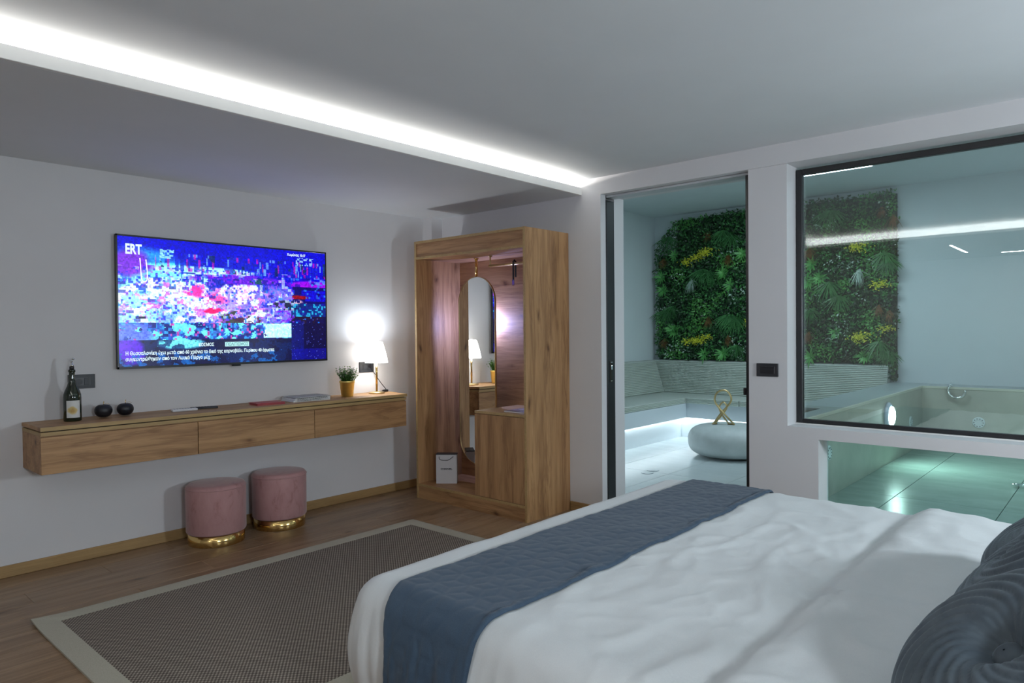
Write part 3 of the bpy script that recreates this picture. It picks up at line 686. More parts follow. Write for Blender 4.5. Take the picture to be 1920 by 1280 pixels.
# red booklet, newspaper
def slab(cx, cy_, ang, L0, W0, z0, z1, b_=0):
    ca, sa = math.cos(ang), math.sin(ang); mb = MB().box(-L0/2, L0/2, -W0/2, W0/2, z0, z1, b_); mb.v = [(cx+x*ca-y*sa, cy_+x*sa+y*ca, z) for x, y, z in mb.v]; return mb
rb = thing('red_book', (2.51, 4.60, TOPZ), 'thin red booklet lying on the console', 'book')
red_m = simple('red_cover', (.42, .02, .04), .4)
slab(2.51, 4.60, -.1, .205, .15, TOPZ, TOPZ+.002).build('back_cover', red_m, rb); slab(2.512, 4.60, -.1, .198, .144, TOPZ+.002, TOPZ+.012).build('pages', simple('red_pages', (.35, .06, .07), .6), rb)
slab(2.51, 4.60, -.1, .205, .15, TOPZ+.012, TOPZ+.015).build('front_cover', red_m, rb)
nw = thing('newspaper', (2.83, 4.62, TOPZ), 'folded newspaper lying on the console beside the red booklet', 'newspaper')
npm, nt, b = nmat('newsprint'); br = N(nt, 'ShaderNodeTexBrick'); br.inputs['Scale'].default_value = 1; br.inputs['Brick Width'].default_value = .05; br.inputs['Row Height'].default_value = .006; br.inputs['Mortar Size'].default_value = .0016
br.inputs['Color1'].default_value = (.16, .16, .17, 1); br.inputs['Color2'].default_value = (.45, .45, .45, 1); br.inputs['Mortar'].default_value = (.6, .6, .59, 1); nt.links.new(coords(nt, rand=False), br.inputs['Vector']); nt.links.new(br.outputs[0], b.inputs['Base Color']); b.inputs['Roughness'].default_value = .8
for i in range(4):
    mb = slab(2.83+.003*i, 4.615, -.06+.01*i, .30-.004*i, .20, TOPZ+.009*i, TOPZ+.009*i+.0085, .004)
    mb.build('folded_sheet', [paper_m, npm][i == 3], nw)
inkm = simple('ink', (.03, .03, .03), .7)
# tiny headline strips on the visible front fold
mb = MB()
for i in range(3):
    x = 2.70
    while x < 2.95:
        l = random.uniform(.006, .02); mb.box(x, x+l, 4.5125, 4.5135, TOPZ+.008+.009*i, TOPZ+.0115+.009*i); x += l+.004
mb.build('headline', inkm, nw)
# pot plant
ppx, ppy = 3.205, 4.625
pp = thing('potted_plant', (ppx, ppy, TOPZ), 'small green leafy plant in a gold pot on the console', 'potted plant')
MB().lathe((ppx, ppy, TOPZ), [(.043, 0), (.046, .003), (.0575, .108), (.060, .11), (.060, .122), (.0585, .125), (.055, .125), (.053, .105), (.002, .104)], 40).build('pot', goldpot_m, pp, True)
Vs, Fs = [], []; rp = random.Random(5)
for k in range(90):
    a = rp.uniform(0, 2*PI); r0 = rp.uniform(0, .04); ln = rp.uniform(-.0, .045); hh = rp.uniform(.075, .145)*(1-.25*r0/.04)
    base_ = Vector((ppx+r0*math.cos(a), ppy+r0*math.sin(a), TOPZ+.10)); tip = base_+Vector((ln*math.cos(a)*1.1, ln*math.sin(a)*1.1, hh))
    for j in range(9):
        t = .15+.85*j/8; p = base_.lerp(tip, t)+Vector((math.cos(a), math.sin(a), 0))*.012*t*t
        for q in range(3):
            a2 = rp.uniform(0, 2*PI); d0 = Vector((math.cos(a2), math.sin(a2), rp.uniform(.3, 1.3))).normalized()
            blade(Vs, Fs, p, d0, d0.cross(Vector((0, 0, 1))).normalized(), rp.uniform(.012, .02), .0048, .1, 2)
pl_g = leafmat('pot_leaf', (.035, .13, .02), (.12, .30, .05))
o = add_mesh('foliage', Vs, Fs, pl_g, pp, pp['_b']); o['kind'] = 'stuff'
# table lamp
lx, ly = 3.515, 4.655
tl = thing('table_lamp', (lx, ly, TOPZ), 'small lit table lamp with white shade and brass stem', 'lamp')
MB().lathe((lx, ly, TOPZ), [(.060, 0), (.066, .002), (.066, .009), (.062, .013), (.012, .016), (.007, .02)], 40).build('base', brass_m, tl, True)
MB().tube([(lx, ly, TOPZ+.012), (lx, ly, TOPZ+.33)], .0085, 16).build('stem', gold_m, tl, True)
shm = simple('lampshade', (.85, .83, .78), .8, 0, (1, .96, .90), 6)
n = 48; pr = [(.093, .254), (.090, .28), (.078, .335), (.064, .385), (.054, .418), (.050, .424)]
Vz = []; Fz = []
for off in (0, -.002):
    for r, z in pr:
        for i in range(n): a = 2*PI*i/n; Vz.append((lx+(r+off)*math.cos(a), ly+(r+off)*math.sin(a), TOPZ+z))
K = len(pr)
for k in range(K-1):
    for i in range(n):
        j = (i+1) % n; Fz += [(k*n+i, k*n+j, (k+1)*n+j, (k+1)*n+i), ((K+k)*n+i, (K+k+1)*n+i, (K+k+1)*n+j, (K+k)*n+j)]
for i in range(n):
    j = (i+1) % n; Fz += [(i, K*n+i, K*n+j, j), ((K-1)*n+i, (K-1)*n+j, (2*K-1)*n+j, (2*K-1)*n+i)]
add_mesh('lamp_shade', Vz, Fz, shm, tl, tl['_b'], True)
MB().lathe((lx, ly, TOPZ+.30), [(.008, 0), (.013, .012), (.020, .03), (.023, .045), (.016, .062), (.004, .068)], 24).build('bulb', simple('bulb', (1, 1, 1), .5, 0, (1, .96, .9), 20), tl, True)
bl = bpy.data.lights.new('lamp_glow', 'POINT'); bl.energy = 9; bl.color = (.80, .89, 1.0); bl.shadow_soft_size = .028
bo = bpy.data.objects.new('lamp_glow', bl); COL.objects.link(bo); bo.location = (lx, ly, TOPZ+.402)
blackc = simple('cable_black', (.012, .012, .014), .5)
MB().tube(smoothpath([(lx+.05, ly, TOPZ+.006), (3.60, 4.70, TOPZ+.006), (3.66, 4.735, TOPZ+.008), (3.675, 4.74, TOPZ+.02), (3.64, 4.77, .96), (3.585, 4.785, 1.045), (3.545, 4.79, 1.10)], 7), .003, 8).build('cable', blackc, tl, True)
MB().box(3.63, 3.685, 4.715, 4.737, TOPZ+.0, TOPZ+.02, .005).build('cable_switch', blackc, tl)
MB().lathe((3.545, 4.785, 1.10), [(.018, 0), (.018, .012)], 20, 'y').build('plug', plate2_m, tl)
# sockets / switches
def plate(cx, cz, label, two):
    t = thing('wall_socket', (cx, WY, cz), label, 'socket')
    MB().box(cx-.073, cx+.073, WY-.009, WY, cz-.043, cz+.043, .002).build('cover_plate', plate_m, t)
    MB().box(cx-.045, cx+.045, WY-.0105, WY-.009, cz-.024, cz+.024, .0006).build('insert', plate2_m, t)
    m = MB().lathe((cx-.016, WY-.0105, cz), [(.019, 0), (.019, -.0015), (.016, -.0016)], 24, 'y').build('outlet', plate_m, t)
    if two: MB().box(cx+.012, cx+.04, WY-.013, WY-.0105, cz-.021, cz+.021, .001).build('rocker', plate_m, t)
    else: MB().lathe((cx+.026, WY-.0105, cz), [(.019, 0), (.019, -.0015), (.016, -.0016)], 24, 'y').build('outlet', plate_m, t)
plate(1.401, 1.097, 'anthracite wall socket plate behind the black apples', True)
plate(3.518, 1.092, 'anthracite wall socket plate behind the lamp', False)
t = thing('light_switch', (WX+.012, 1.703, 1.125), 'anthracite switch plate on the pier between door and window', 'switch')
MB().box(WX+.002, WX+.012, 1.635, 1.771, 1.084, 1.166, .002).build('cover_plate', plate_m, t)
MB().box(WX-.001, WX+.002, 1.658, 1.748, 1.103, 1.147, .0008).build('rocker', plate2_m, t)
MB().box(WX-.0016, WX-.0009, 1.66, 1.746, 1.128, 1.131).build('indicator', plate_m, t)

# ------------------------------------------------------------------ television
tvx0, tvx1, tvz0, tvz1, tvy = 1.590, 3.115, 1.163, 2.016, 4.755
tv = thing('television', (2.35, WY, 1.59), 'large flat television on the wall showing a glitching blue news picture', 'television')
MB().box(tvx0, tvx1, tvy+.004, tvy+.026, tvz0, tvz1, .003).build('housing', simple('tv_black', (.012, .012, .014), .35), tv)
MB().box(2.05, 2.65, tvy+.026, WY, 1.35, 1.8).build('wall_bracket', black_m, tv)
bz = .011
MB().box(tvx0, tvx0+bz, tvy, tvy+.005, tvz0, tvz1, .001).box(tvx1-bz, tvx1, tvy, tvy+.005, tvz0, tvz1, .001).box(tvx0, tvx1, tvy, tvy+.005, tvz1-bz, tvz1, .001).box(tvx0, tvx1, tvy, tvy+.005, tvz0, tvz0+bz*1.3, .001).build('bezel', simple('tv_bezel', (.03, .03, .035), .3, .3), tv)
MB().box(2.34, 2.40, tvy+.002, tvy+.02, tvz0-.012, tvz0, .002).build('sensor', black_m, tv)
# picture: coloured cells on the screen surface
GW, GH = 300, 168
rs = np.random.RandomState(11)
U, Vv = np.meshgrid((np.arange(GW)+.5)/GW, (np.arange(GH)+.5)/GH)   # V from top
def vnoise(fx, fy, seed, blocky=False):
    r = np.random.RandomState(seed); g = r.rand(fy+2, fx+2); x = U*fx; y = Vv*fy; xi = x.astype(int); yi = y.astype(int)
    if blocky: return g[yi, xi]
    tx = x-xi; ty = y-yi; tx = tx*tx*(3-2*tx); ty = ty*ty*(3-2*ty)
    return (g[yi, xi]*(1-tx)+g[yi, xi+1]*tx)*(1-ty)+(g[yi+1, xi]*(1-tx)+g[yi+1, xi+1]*tx)*ty
def fbm(fx, fy, seed): return (vnoise(fx, fy, seed)*.5+vnoise(fx*2, fy*2, seed+1)*.27+vnoise(fx*4, fy*4, seed+2)*.15+vnoise(fx*8, fy*8, seed+3)*.08)
img = np.zeros((GH, GW, 3))
du = (vnoise(26, 34, 5, True)-.5)*.10; 
def blob(cx, cy_, rx, ry, p=2): return np.clip(1-(np.abs((U+du*.35-cx)/rx)**p+np.abs((Vv-cy_)/ry)**p), 0, 1)
def lay(mask, col, k=1.0):
    global img
    mk = np.clip(mask*k, 0, 1)[..., None]; img = img*(1-mk)+np.array(col)*mk
img[:] = (.012, .0, .62)
n1 = fbm(14, 9, 1); n2 = fbm(20, 14, 9); n3 = fbm(30, 20, 17); bl1 = vnoise(60, 40, 23, True); bl2 = vnoise(110, 60, 29, True); bl3 = vnoise(34, 46, 31, True)
lay(blob(.10, .30, .22, .25), (.10, .45, .85), 2.2); lay(blob(.20, .27, .16, .09), (.35, .95, 1), 2.5); lay(blob(.36, .23, .28, .035), (.55, .95, 1), 3)
lay(blob(.05, .20, .10, .13), (.35, .12, .7), 1.6)
lay(blob(.22, .55, .34, .30), (.40, .62, .98), 2.0); lay(blob(.07, .56, .08, .28), (.50, .95, 1), 2.5); lay(blob(.32, .50, .12, .30), (.60, .95, 1), 1.6)
lay(blob(.48, .55, .26, .24), (.55, .50, .95), 2.0); lay(blob(.70, .52, .18, .22), (.35, .35, .85), 2.0)
lay((n1 > .55)*blob(.35, .52, .45, .34)*(n2 > .45), (.75, .40, .85), 1.5); lay((n2 > .58)*blob(.34, .5, .42, .30), (.80, .96, 1), 3)
lay(blob(.33, .40, .05, .07), (.9, .15, .5), 1.5); lay(blob(.42, .46, .05, .06), (.95, .25, .55), 1.5); lay(blob(.40, .56, .05, .03), (.9, .02, .25), 2)
lay(blob(.53, .42, .035, .10), (1, .9, .95), 3); lay(blob(.57, .40, .03, .07), (.95, .75, .9), 3)
lay(blob(.50, .62, .06, .07)*(n3 > .42), (.16, .17, .08), 3); lay(blob(.57, .64, .07, .05)*(n3 > .42), (.20, .07, .10), 2.5); lay(blob(.78, .50, .09, .05)*(n2 > .4), (.08, .10, .12), 2.5)
lay(blob(.62, .30, .12, .03), (.02, .22, .18), 2); lay(blob(.52, .29, .26, .05)*(n3 > .45), (.30, .03, .75), 2)
lay(blob(.91, .31, .13, .045), (.45, .0, .75), 2); lay(blob(.95, .27, .06, .05)*(bl1 > .5), (.25, .35, .9), 2); lay((U > .81)*(Vv > .33)*(Vv < .48), (.01, .01, .22), 1)
lay((U > .86)*(Vv > .36)*(Vv < .46)*(n3 > .4), (.03, .0, .6), 1); lay(blob(.85, .425, .05, .02), (.45, .01, .03), 3)
lay(blob(.84, .49, .04, .05)*(bl1 > .4), (.7, .55, .6), 2)
lay(((Vv > .48)*(Vv < .60)*(U > .80)), (.02, .10, .25), .9); lay(((Vv > .48)*(Vv < .60)*(U > .80)*(bl2 > .7)), (.1, .6, .75), .8)
lay((Vv > .60)*(U > .80), (.006, .012, .12), 1); lay((Vv > .60)*(Vv < .66)*(U > .8)*(n3 > .5), (.10, .05, .06), .8)
lay((U > .87)*(Vv > .66), (.008, .006, .10), 1); lay((U > .79)*(U < .87)*(Vv > .64), (.01, .04, .22), 1); lay((U > .79)*(Vv > .90), (.01, .02, .4), .6)
lay((U > .8)*(Vv > .6)*(rs.rand(GH, GW) > .985), (.3, .35, .8), .8)
lay(blob(.74, .60, .07, .06)*(n3 > .45), (.35, .05, .8), 3)
low = (Vv > .66)*(Vv < .80)*(U < .80)
lay(low, (.03, .18, .55), .85); lay(low*(bl2 > .55), (.12, .50, .80), .9); lay(low*(bl1 > .72), (.02, .05, .25), .9); lay(low*(n3 > .56), (.35, .9, 1), .9); lay(low*(bl2 > .93), (.6, .2, .5), 1)
lay(blob(.06, .75, .10, .10)*(n2 > .4), (.25, .35, .95), 1.5); lay((U > .65)*(U < .80)*(Vv > .665)*(Vv < .79)*(n3+.2 > .45), (.62, .97, 1), 1)
bot = (Vv > .80)*(U < .80); lay(bot, (.004, .02, .10), 1); lay(bot*blob(.25, .83, .12, .05), (.35, .85, .9), 1.6); lay(bot*(n2 > .52)*(U > .1), (.01, .08, .18), .8); lay(bot*blob(.04, .88, .06, .12), (.25, .05, .7), 1.8); lay(bot*(Vv > .9)*(n3 > .6), (.03, .3, .55), .8)
band = (Vv > .10)*(Vv < .245)*(U > .15)
lay(band*(vnoise(120, 7, 41, True) > .62)*(n1 > .40), (.05, .10, .60), .8); lay(band*(vnoise(150, 16, 43, True) > .90), (.35, .60, .9), .7); lay(band*(vnoise(110, 14, 47, True) > .93), (.6, .05, .45), .7); lay(band*(vnoise(70, 6, 53, True) > .8)*(n2 > .5), (.02, .12, .15), .8)
lay((U > .17)*(U < .23)*(Vv > .08)*(Vv < .15)*(bl2 > .4), (.45, .75, .85), .9)
lay((U > .83)*(U < .93)*(Vv > .06)*(Vv < .13)*(vnoise(160, 60, 59, True) > .55), (.5, .7, .95), .8)
mid = (Vv > .22)*(Vv < .66)
lay(mid*(bl1 > .90)*(U < .82), (.75, .9, 1), .55); lay(mid*(bl3 > .93), (.04, .04, .4), .7); lay(mid*(bl2 > .95), (.1, .4, .8), .8)
lay((U > .26)*(U < .36)*(Vv > .25)*(Vv < .33)*(bl3 > .45), (.03, .10, .55), .85); lay(blob(.41, .33, .05, .05), (.05, .10, .55), 2)
lay((U > .065)*(U < .11)*(Vv > .615)*(Vv < .63), (0, .02, .1), 1)
fine = vnoise(150, 84, 71, True); fine2 = vnoise(75, 60, 73, True)
img *= (.72+.36*fine+.16*fine2*(rs.rand(GH, GW)*.6+.7))[..., None]
lay(mid*(U < .82)*(vnoise(100, 56, 77, True) > .84)*(n1+n2 < 1.05), (.06, .12, .75), .8); lay(mid*(U < .82)*(vnoise(130, 70, 79, True) > .88), (.55, .2, .9), .55)
me = bpy.data.meshes.new('screen')
sx0, sx1, sz0, sz1 = tvx0+bz, tvx1-bz, tvz0+bz*1.3, tvz1-bz
bx_ = tv['_b']
gx_ = np.linspace(sx0, sx1, GW+1)-bx_[0]; gz_ = np.linspace(sz1, sz0, GH+1)-bx_[2]
XX, ZZ = np.meshgrid(gx_, gz_); co = np.stack([XX, np.full_like(XX, tvy+.003-bx_[1]), ZZ], -1).reshape(-1, 3)
ii, jj = np.meshgrid(np.arange(GH), np.arange(GW), indexing='ij'); a = (ii*(GW+1)+jj).ravel()
fc_ = np.stack([a, a+GW+1, a+GW+2, a+1], -1)
me.from_pydata(co.tolist(), [], fc_.tolist())
ca = me.color_attributes.new('picture', 'FLOAT_COLOR', 'CORNER')
cc = np.ones((GH*GW, 4, 4)); cc[:, :, :3] = (np.clip(img*1.22, 0, 1)**np.array([1.9, 1.9, 1.4])).reshape(-1, 1, 3); ca.data.foreach_set('color', cc.ravel())
sm, nt, b = nmat('tv_picture'); at = N(nt, 'ShaderNodeVertexColor'); at.layer_name = 'picture'
b.inputs['Base Color'].default_value = (.005, .005, .008, 1); b.inputs['Roughness'].default_value = .25; nt.links.new(at.outputs[0], b.inputs['Emission Color']); b.inputs['Emission Strength'].default_value = 1.1
me.materials.append(sm); so = bpy.data.objects.new('screen', me); COL.objects.link(so); so.parent = tv
txw = simple('screen_text_white', (.1, .1, .1), .5, 0, (.75, .95, 1), 1.1); txd = simple('screen_text_dark', (.1, .1, .1), .5, 0, (.03, .3, .35), .8)
R_ = (PI/2, 0, 0); ty = tvy+.0015
def fit(o, width):   # scale text to a width
    xs = [v.co.x for v in o.data.vertices]; w_ = max(xs)-min(xs); o.scale.x = width/w_; return o
fit(text('ERT', 'channel_logo', (1.645, ty, 1.897), .088, txw, tv, R_, .0004, off=.003), .098)
fit(text('\u03a7\u03b5\u03b9\u03bc\u03ce\u03bd\u03b1\u03c2 10:17', 'clock_text', (2.775, ty, 1.966), .026, txw, tv, R_, .0004), .155)
fit(text('\u039a\u039f\u03a3\u039c\u039f\u03a3', 'caption_text', (2.10, ty, 1.298), .030, txw, tv, R_, .0004), .105)
MB().box(2.286, 2.462, tvy+.0005, tvy+.0025, 1.292, 1.324).build('caption_bar', simple('caption_bar', (.1, .1, .1), .5, 0, (.55, .95, .95), 1.0), tv)
fit(text('\u03a0\u039f\u039b\u0399\u03a4\u0399\u03a3\u039c\u039f\u03a3', 'caption_text', (2.292, tvy-.0002, 1.297), .029, txd, tv, R_, .0003), .162)
fit(text('\u0397 \u0398\u03b5\u03c3\u03c3\u03b1\u03bb\u03bf\u03bd\u03af\u03ba\u03b7 \u03ad\u03c7\u03b5\u03b9 \u03bc\u03b5\u03c4\u03ac \u03b1\u03c0\u03cc 60 \u03c7\u03c1\u03cc\u03bd\u03b9\u03b1 \u03c4\u03bf \u03b4\u03b9\u03ba\u03cc \u03c4\u03b7\u03c2 \u03ba\u03b1\u03c1\u03bd\u03b1\u03b2\u03ac\u03bb\u03b9. \u03a0\u03b5\u03c1\u03af\u03c0\u03bf\u03c5 40 \u03ac\u03c1\u03bc\u03b1\u03c4\u03b1', 'caption_text', (1.637, ty, 1.250), .033, txw, tv, R_, .0004), 1.02)
fit(text('\u03c3\u03c5\u03b3\u03ba\u03b5\u03bd\u03c4\u03c1\u03ce\u03b8\u03b7\u03ba\u03b1\u03bd \u03b1\u03c0\u03cc \u03c4\u03bf\u03bd \u039b\u03b5\u03c5\u03ba\u03cc \u03a0\u03cd\u03c1\u03b3\u03bf \u03bc\u03ad\u03c7', 'caption_text', (1.637, ty, 1.212), .033, txw, tv, R_, .0004), .54)
MB().tube(smoothpath([(1.733, ty, 1.872), (1.738, ty, 1.78), (1.742, ty, 1.735), (1.757, ty, 1.722), (1.774, ty, 1.735), (1.776, ty, 1.79), (1.769, ty, 1.865)], 6), .0028, 6).build('neon_line', simple('neon', (1, 1, 1), .5, 0, (1, .95, 1), 1.6), tv)

# ------------------------------------------------------------------ stools
vm, nt, b = nmat('pink_velvet'); nn = noisen(nt, coords(nt, (1, 1, .45)), 15, 6, .7, .5); c = ramp(nt, nn, [(.28, (.30, .125, .13)), (.42, (.44, .235, .235)), (.72, (.50, .285, .28))])
nt.links.new(c, b.inputs['Base Color']); b.inputs['Roughness'].default_value = .85; b.inputs['Sheen Weight'].default_value = .35; b.inputs['Sheen Roughness'].default_value = .4
def stool(sx, sy_, label):
    t = thing('velvet_stool', (sx, sy_, 0), label, 'stool', 'pink stools under the console'); R0 = .187
    pr = [(R0-.006, .076), (R0, .084), (R0+.001, .36), (R0-.002, .378), (R0-.012, .390), (R0-.03, .394), (R0*.5, .397), (.002, .398)]
    MB().lathe((sx, sy_, 0), pr, 64).build('seat', vm, t, True)
    pts = [(sx+(R0+.001)*math.cos(2*PI*i/64), sy_+(R0+.001)*math.sin(2*PI*i/64), .368) for i in range(65)]
    MB().tube(pts, .003, 6).build('piping', vm, t, True)
    MB().lathe((sx, sy_, 0), [(R0-.012, 0), (R0-.010, .003), (R0-.010, .078)], 64).build('base_ring', gold_m, t, True)
stool(2.115, 4.562, 'pink velvet drum stool with gold base, nearer the camera'); stool(2.588, 4.585, 'pink velvet drum stool with gold base, nearer the wardrobe')

# ------------------------------------------------------------------ rug
rg = thing('woven_rug', (2.1, 3.1, 0), 'flat brown woven rug with pale border between bed and console', 'rug')
rx0, rx1, ry0, ry1 = .915, 3.282, 2.255, 3.935
wm, nt, b = nmat('rug_weave'); tcn = N(nt, 'ShaderNodeTexCoord'); sep = N(nt, 'ShaderNodeSeparateXYZ'); nt.links.new(tcn.outputs['Object'], sep.inputs[0])
def mth(op, a, b_=None, c_=None):
    m = N(nt, 'ShaderNodeMath', operation=op)
    for i, q in enumerate((a, b_, c_)):
        if q is None: continue
        if isinstance(q, (int, float)): m.inputs[i].default_value = q
        else: nt.links.new(q, m.inputs[i])
    return m.outputs[0]
xr = mth('MULTIPLY', sep.outputs[0], 2*PI/.017); yr = mth('MULTIPLY', sep.outputs[1], 2*PI/.0115)
rowp = mth('MULTIPLY', mth('FLOOR', mth('DIVIDE', sep.outputs[1], .0115)), PI)
hgt = mth('MULTIPLY', mth('SINE', mth('ADD', xr, rowp)), mth('ABSOLUTE', mth('SINE', mth('MULTIPLY', yr, .5))))
hh = mth('MULTIPLY_ADD', hgt, .5, .5)
nz = noisen(nt, coords(nt, (.6, 3, 1), False), 60, 3); 
c = ramp(nt, hh, [(.2, (.075, .055, .042)), (.55, (.20, .165, .13)), (.9, (.46, .40, .33))]); c = mix(nt, .5, c, ramp(nt, nz, [(.3, (.7, .7, .7)), (.7, (1, 1, 1))]), 'MULTIPLY')
nt.links.new(c, b.inputs['Base Color']); b.inputs['Roughness'].default_value = .9; bump(nt, b, hh, .6, .003)
bm_, nt, b = nmat('rug_border'); nn = noisen(nt, coords(nt, rand=False), 260, 3); nt.links.new(ramp(nt, nn, [(.3, (.41, .385, .30)), (.7, (.50, .47, .38))]), b.inputs['Base Color']); b.inputs['Roughness'].default_value = .9; bump(nt, b, nn, .4, .001)
bwd = .098
MB().box(rx0+bwd, rx1-bwd, ry0+bwd, ry1-bwd, .0005, .0085).build('weave_field', wm, rg)
def rz(x, y):
    d = math.hypot(x-rx0, y-ry1); return .010+.012*math.exp(-(d/.10)**2)
def bstrip(poly):
    # mitred border strip, subdivided along its length
    (a, b_, c, d) = [Vector((*p, 0)) for p in poly]; n = 24; mb = MB()
    for i in range(n+1):
        t = i/n; p = a.lerp(b_, t); q = d.lerp(c, t); zp, zq = rz(p.x, p.y), .0105
        mb.v += [(p.x, p.y, zp-.009), (p.x, p.y, zp), (q.x, q.y, zq), (q.x, q.y, .001)]
    for i in range(n):
        for k in range(4): mb.f.append((4*i+k, 4*i+(k+1) % 4, 4*i+4+(k+1) % 4, 4*i+4+k))
    mb.f += [(0, 1, 2, 3), (4*n+3, 4*n+2, 4*n+1, 4*n)]
    mb.build('border', bm_, rg)
o1, o2, o3, o4 = (rx0, ry1), (rx1, ry1), (rx1, ry0), (rx0, ry0)
i1, i2, i3, i4 = (rx0+bwd, ry1-bwd), (rx1-bwd, ry1-bwd), (rx1-bwd, ry0+bwd), (rx0+bwd, ry0+bwd)
bstrip([o1, o2, i2, i1]); bstrip([o2, o3, i3, i2]); bstrip([o3, o4, i4, i3]); bstrip([o4, o1, i1, i4])

# ------------------------------------------------------------------ bed
BX0, BX1, BY0, BY1, BZ = 1.30, 3.30, -.18, 1.852, .60
bed = thing('bed', (2.3, .8, 0), 'large bed base and mattress standing by the glass wall', 'bed')
MB().box(BX0+.05, BX1-.05, BY0+.05, BY1-.06, .04, .30, .02).build('bed_base', simple('base_fabric', (.2, .2, .22), .9), bed)
MB().box(BX0+.03, BX1-.03, BY0+.03, BY1-.03, .30, .56, .04).build('mattress', simple('mattress', (.7, .7, .7), .8), bed)
for a, b_ in ((BX0+.12, BY0+.12), (BX1-.12, BY0+.12), (BX0+.12, BY1-.14), (BX1-.12, BY1-.14)): MB().lathe((a, b_, 0), [(.02, 0), (.025, .04)], 12).build('leg', black_m, bed)
def top_h(x, y):
    # duvet top relief
    z = BZ
    e = min(x-BX0, BX1-x, BY1-y)
    w_ = .006*noise.noise((x*1.8, y*2.6, 3))+.0035*noise.noise((x*5, y*7, 8))
    kk = 1 if y < 1.3 else .25
    n_ = noise.noise((x*2.2+.9*y, y*4.2-.8*x, 11)); w_ += .0060*math.exp(-(n_/.13)**2)*kk
    n_ = noise.noise((x*4.6-2.6*y, y*6.0+1.6*x, 17)); w_ += .0040*math.exp(-(n_/.16)**2)*kk
    n_ = noise.noise((x*8-4*y, y*10+3*x, 27)); w_ += .0022*math.exp(-(n_/.2)**2)*kk
    f = 1/(1+math.exp((y-.672-.012*noise.noise((x*1.5, 0, 5)))/.011))
    z += .022*f+.007*math.exp(-((y-.60)/.045)**2)-.006*math.exp(-((y-.70)/.03)**2)
    k = .010*math.sin((y-.3)*9+1.2*noise.noise((x, y*2, 2)))*(1 if y < .62 else 0)
    return z+w_+k*f
def outline(n):
    # rounded rectangle, list of (x, y, nx, ny)
    r = .085; pts = []
    def seg(p, q, m, nrm):
        for i in range(m): t = i/m; pts.append((p[0]+(q[0]-p[0])*t, p[1]+(q[1]-p[1])*t, *nrm))
    def arc(c, a0, a1, m):
        for i in range(m): a = a0+(a1-a0)*i/m; pts.append((c[0]+r*math.cos(a), c[1]+r*math.sin(a), math.cos(a), math.sin(a)))
    seg((BX1-r, BY0), (BX0+r, BY0), 40, (0, -1)); arc((BX0+r, BY0+r), -PI/2, -PI, 8)
    seg((BX0, BY0+r), (BX0, BY1-r), 110, (-1, 0)); arc((BX0+r, BY1-r), PI, PI/2, 18)
    seg((BX0+r, BY1), (BX1-r, BY1), 100, (0, 1)); arc((BX1-r, BY1-r), PI/2, 0, 14)
    seg((BX1, BY1-r), (BX1, BY0+r), 60, (1, 0)); arc((BX1-r, BY0+r), 0, -PI/2, 8)
    return pts
ER = .055
def skirt(px, py, nx, ny, d, s):
    # point at arc length d below the start of the edge curve
    q = ER*PI/2
    if d < q: a = d/ER; off = -ER+ER*math.sin(a); dz = -(ER-ER*math.cos(a))
    else: off = 0; dz = -ER-(d-q)
    dep = -dz
    off += .055*math.sin(min(1, dep/.36)*PI*.85)
    zt = BZ+dz
    if zt < .26: off -= .9*(.26-zt)**1.0*.9
    am = min(1, max(0, (dep-.03)/.12))
    off += am*(.012*noise.noise((s*8, zt*2.0, 4))+.011*noise.noise((s*24, zt*2.5, 14))+.005*noise.noise((s*50, zt*4, 24)))
    return px+nx*off, py+ny*off, zt
ol = outline(0); No = len(ol); NS = 26
sl = [0.0]
for i in range(1, No): sl.append(sl[-1]+math.hypot(ol[i][0]-ol[i-1][0], ol[i][1]-ol[i-1][1]))
verts, faces = [], []
cxm, cym = (BX0+BX1)/2, (BY0+BY1)/2
K = 70
verts.append((cxm, cym, top_h(cxm, cym)))
for k in range(1, K+1):
    t = k/K
    for (x, y, nx, ny) in ol:
        ex, ey = x-nx*ER, y-ny*ER
        X, Y = cxm+(ex-cxm)*t, cym+(ey-cym)*t
        z = top_h(X, Y); 
        verts.append((X, Y, z))
for k in range(1, NS+1):
    d = .52*k/NS
    for i, (x, y, nx, ny) in enumerate(ol):
        ex, ey = x-nx*ER, y-ny*ER
        X, Y, Z = skirt(x, y, nx, ny, d, sl[i])
        dz0 = (top_h(ex, ey)-BZ)*max(0, 1-d/.22)
        verts.append((X, Y, Z+dz0))
for i in range(No):
    j = (i+1) % No; faces.append((0, 1+j, 1+i))
for k in range(K+NS-1):
    for i in range(No):
        j = (i+1) % No; a = 1+k*No; faces.append((a+i, a+j, a+No+j, a+No+i))
lin, nt, b = nmat('white_linen'); nn = noisen(nt, coords(nt, rand=False), 500, 2); nt.links.new(ramp(nt, nn, [(.3, (.645, .665, .67)), (.7, (.685, .705, .71))]), b.inputs['Base Color']); b.inputs['Roughness'].default_value = .7; b.inputs['Sheen Weight'].default_value = .15
bump(nt, b, noisen(nt, coords(nt, (1.2, 2.2, 1), False), 7, 5, .55, .6), .22, .012)
dv = add_mesh('duvet', verts, faces, lin, None, None, True); tag(dv, 'white duvet spread over the bed, folded over towards the pillows', 'duvet')
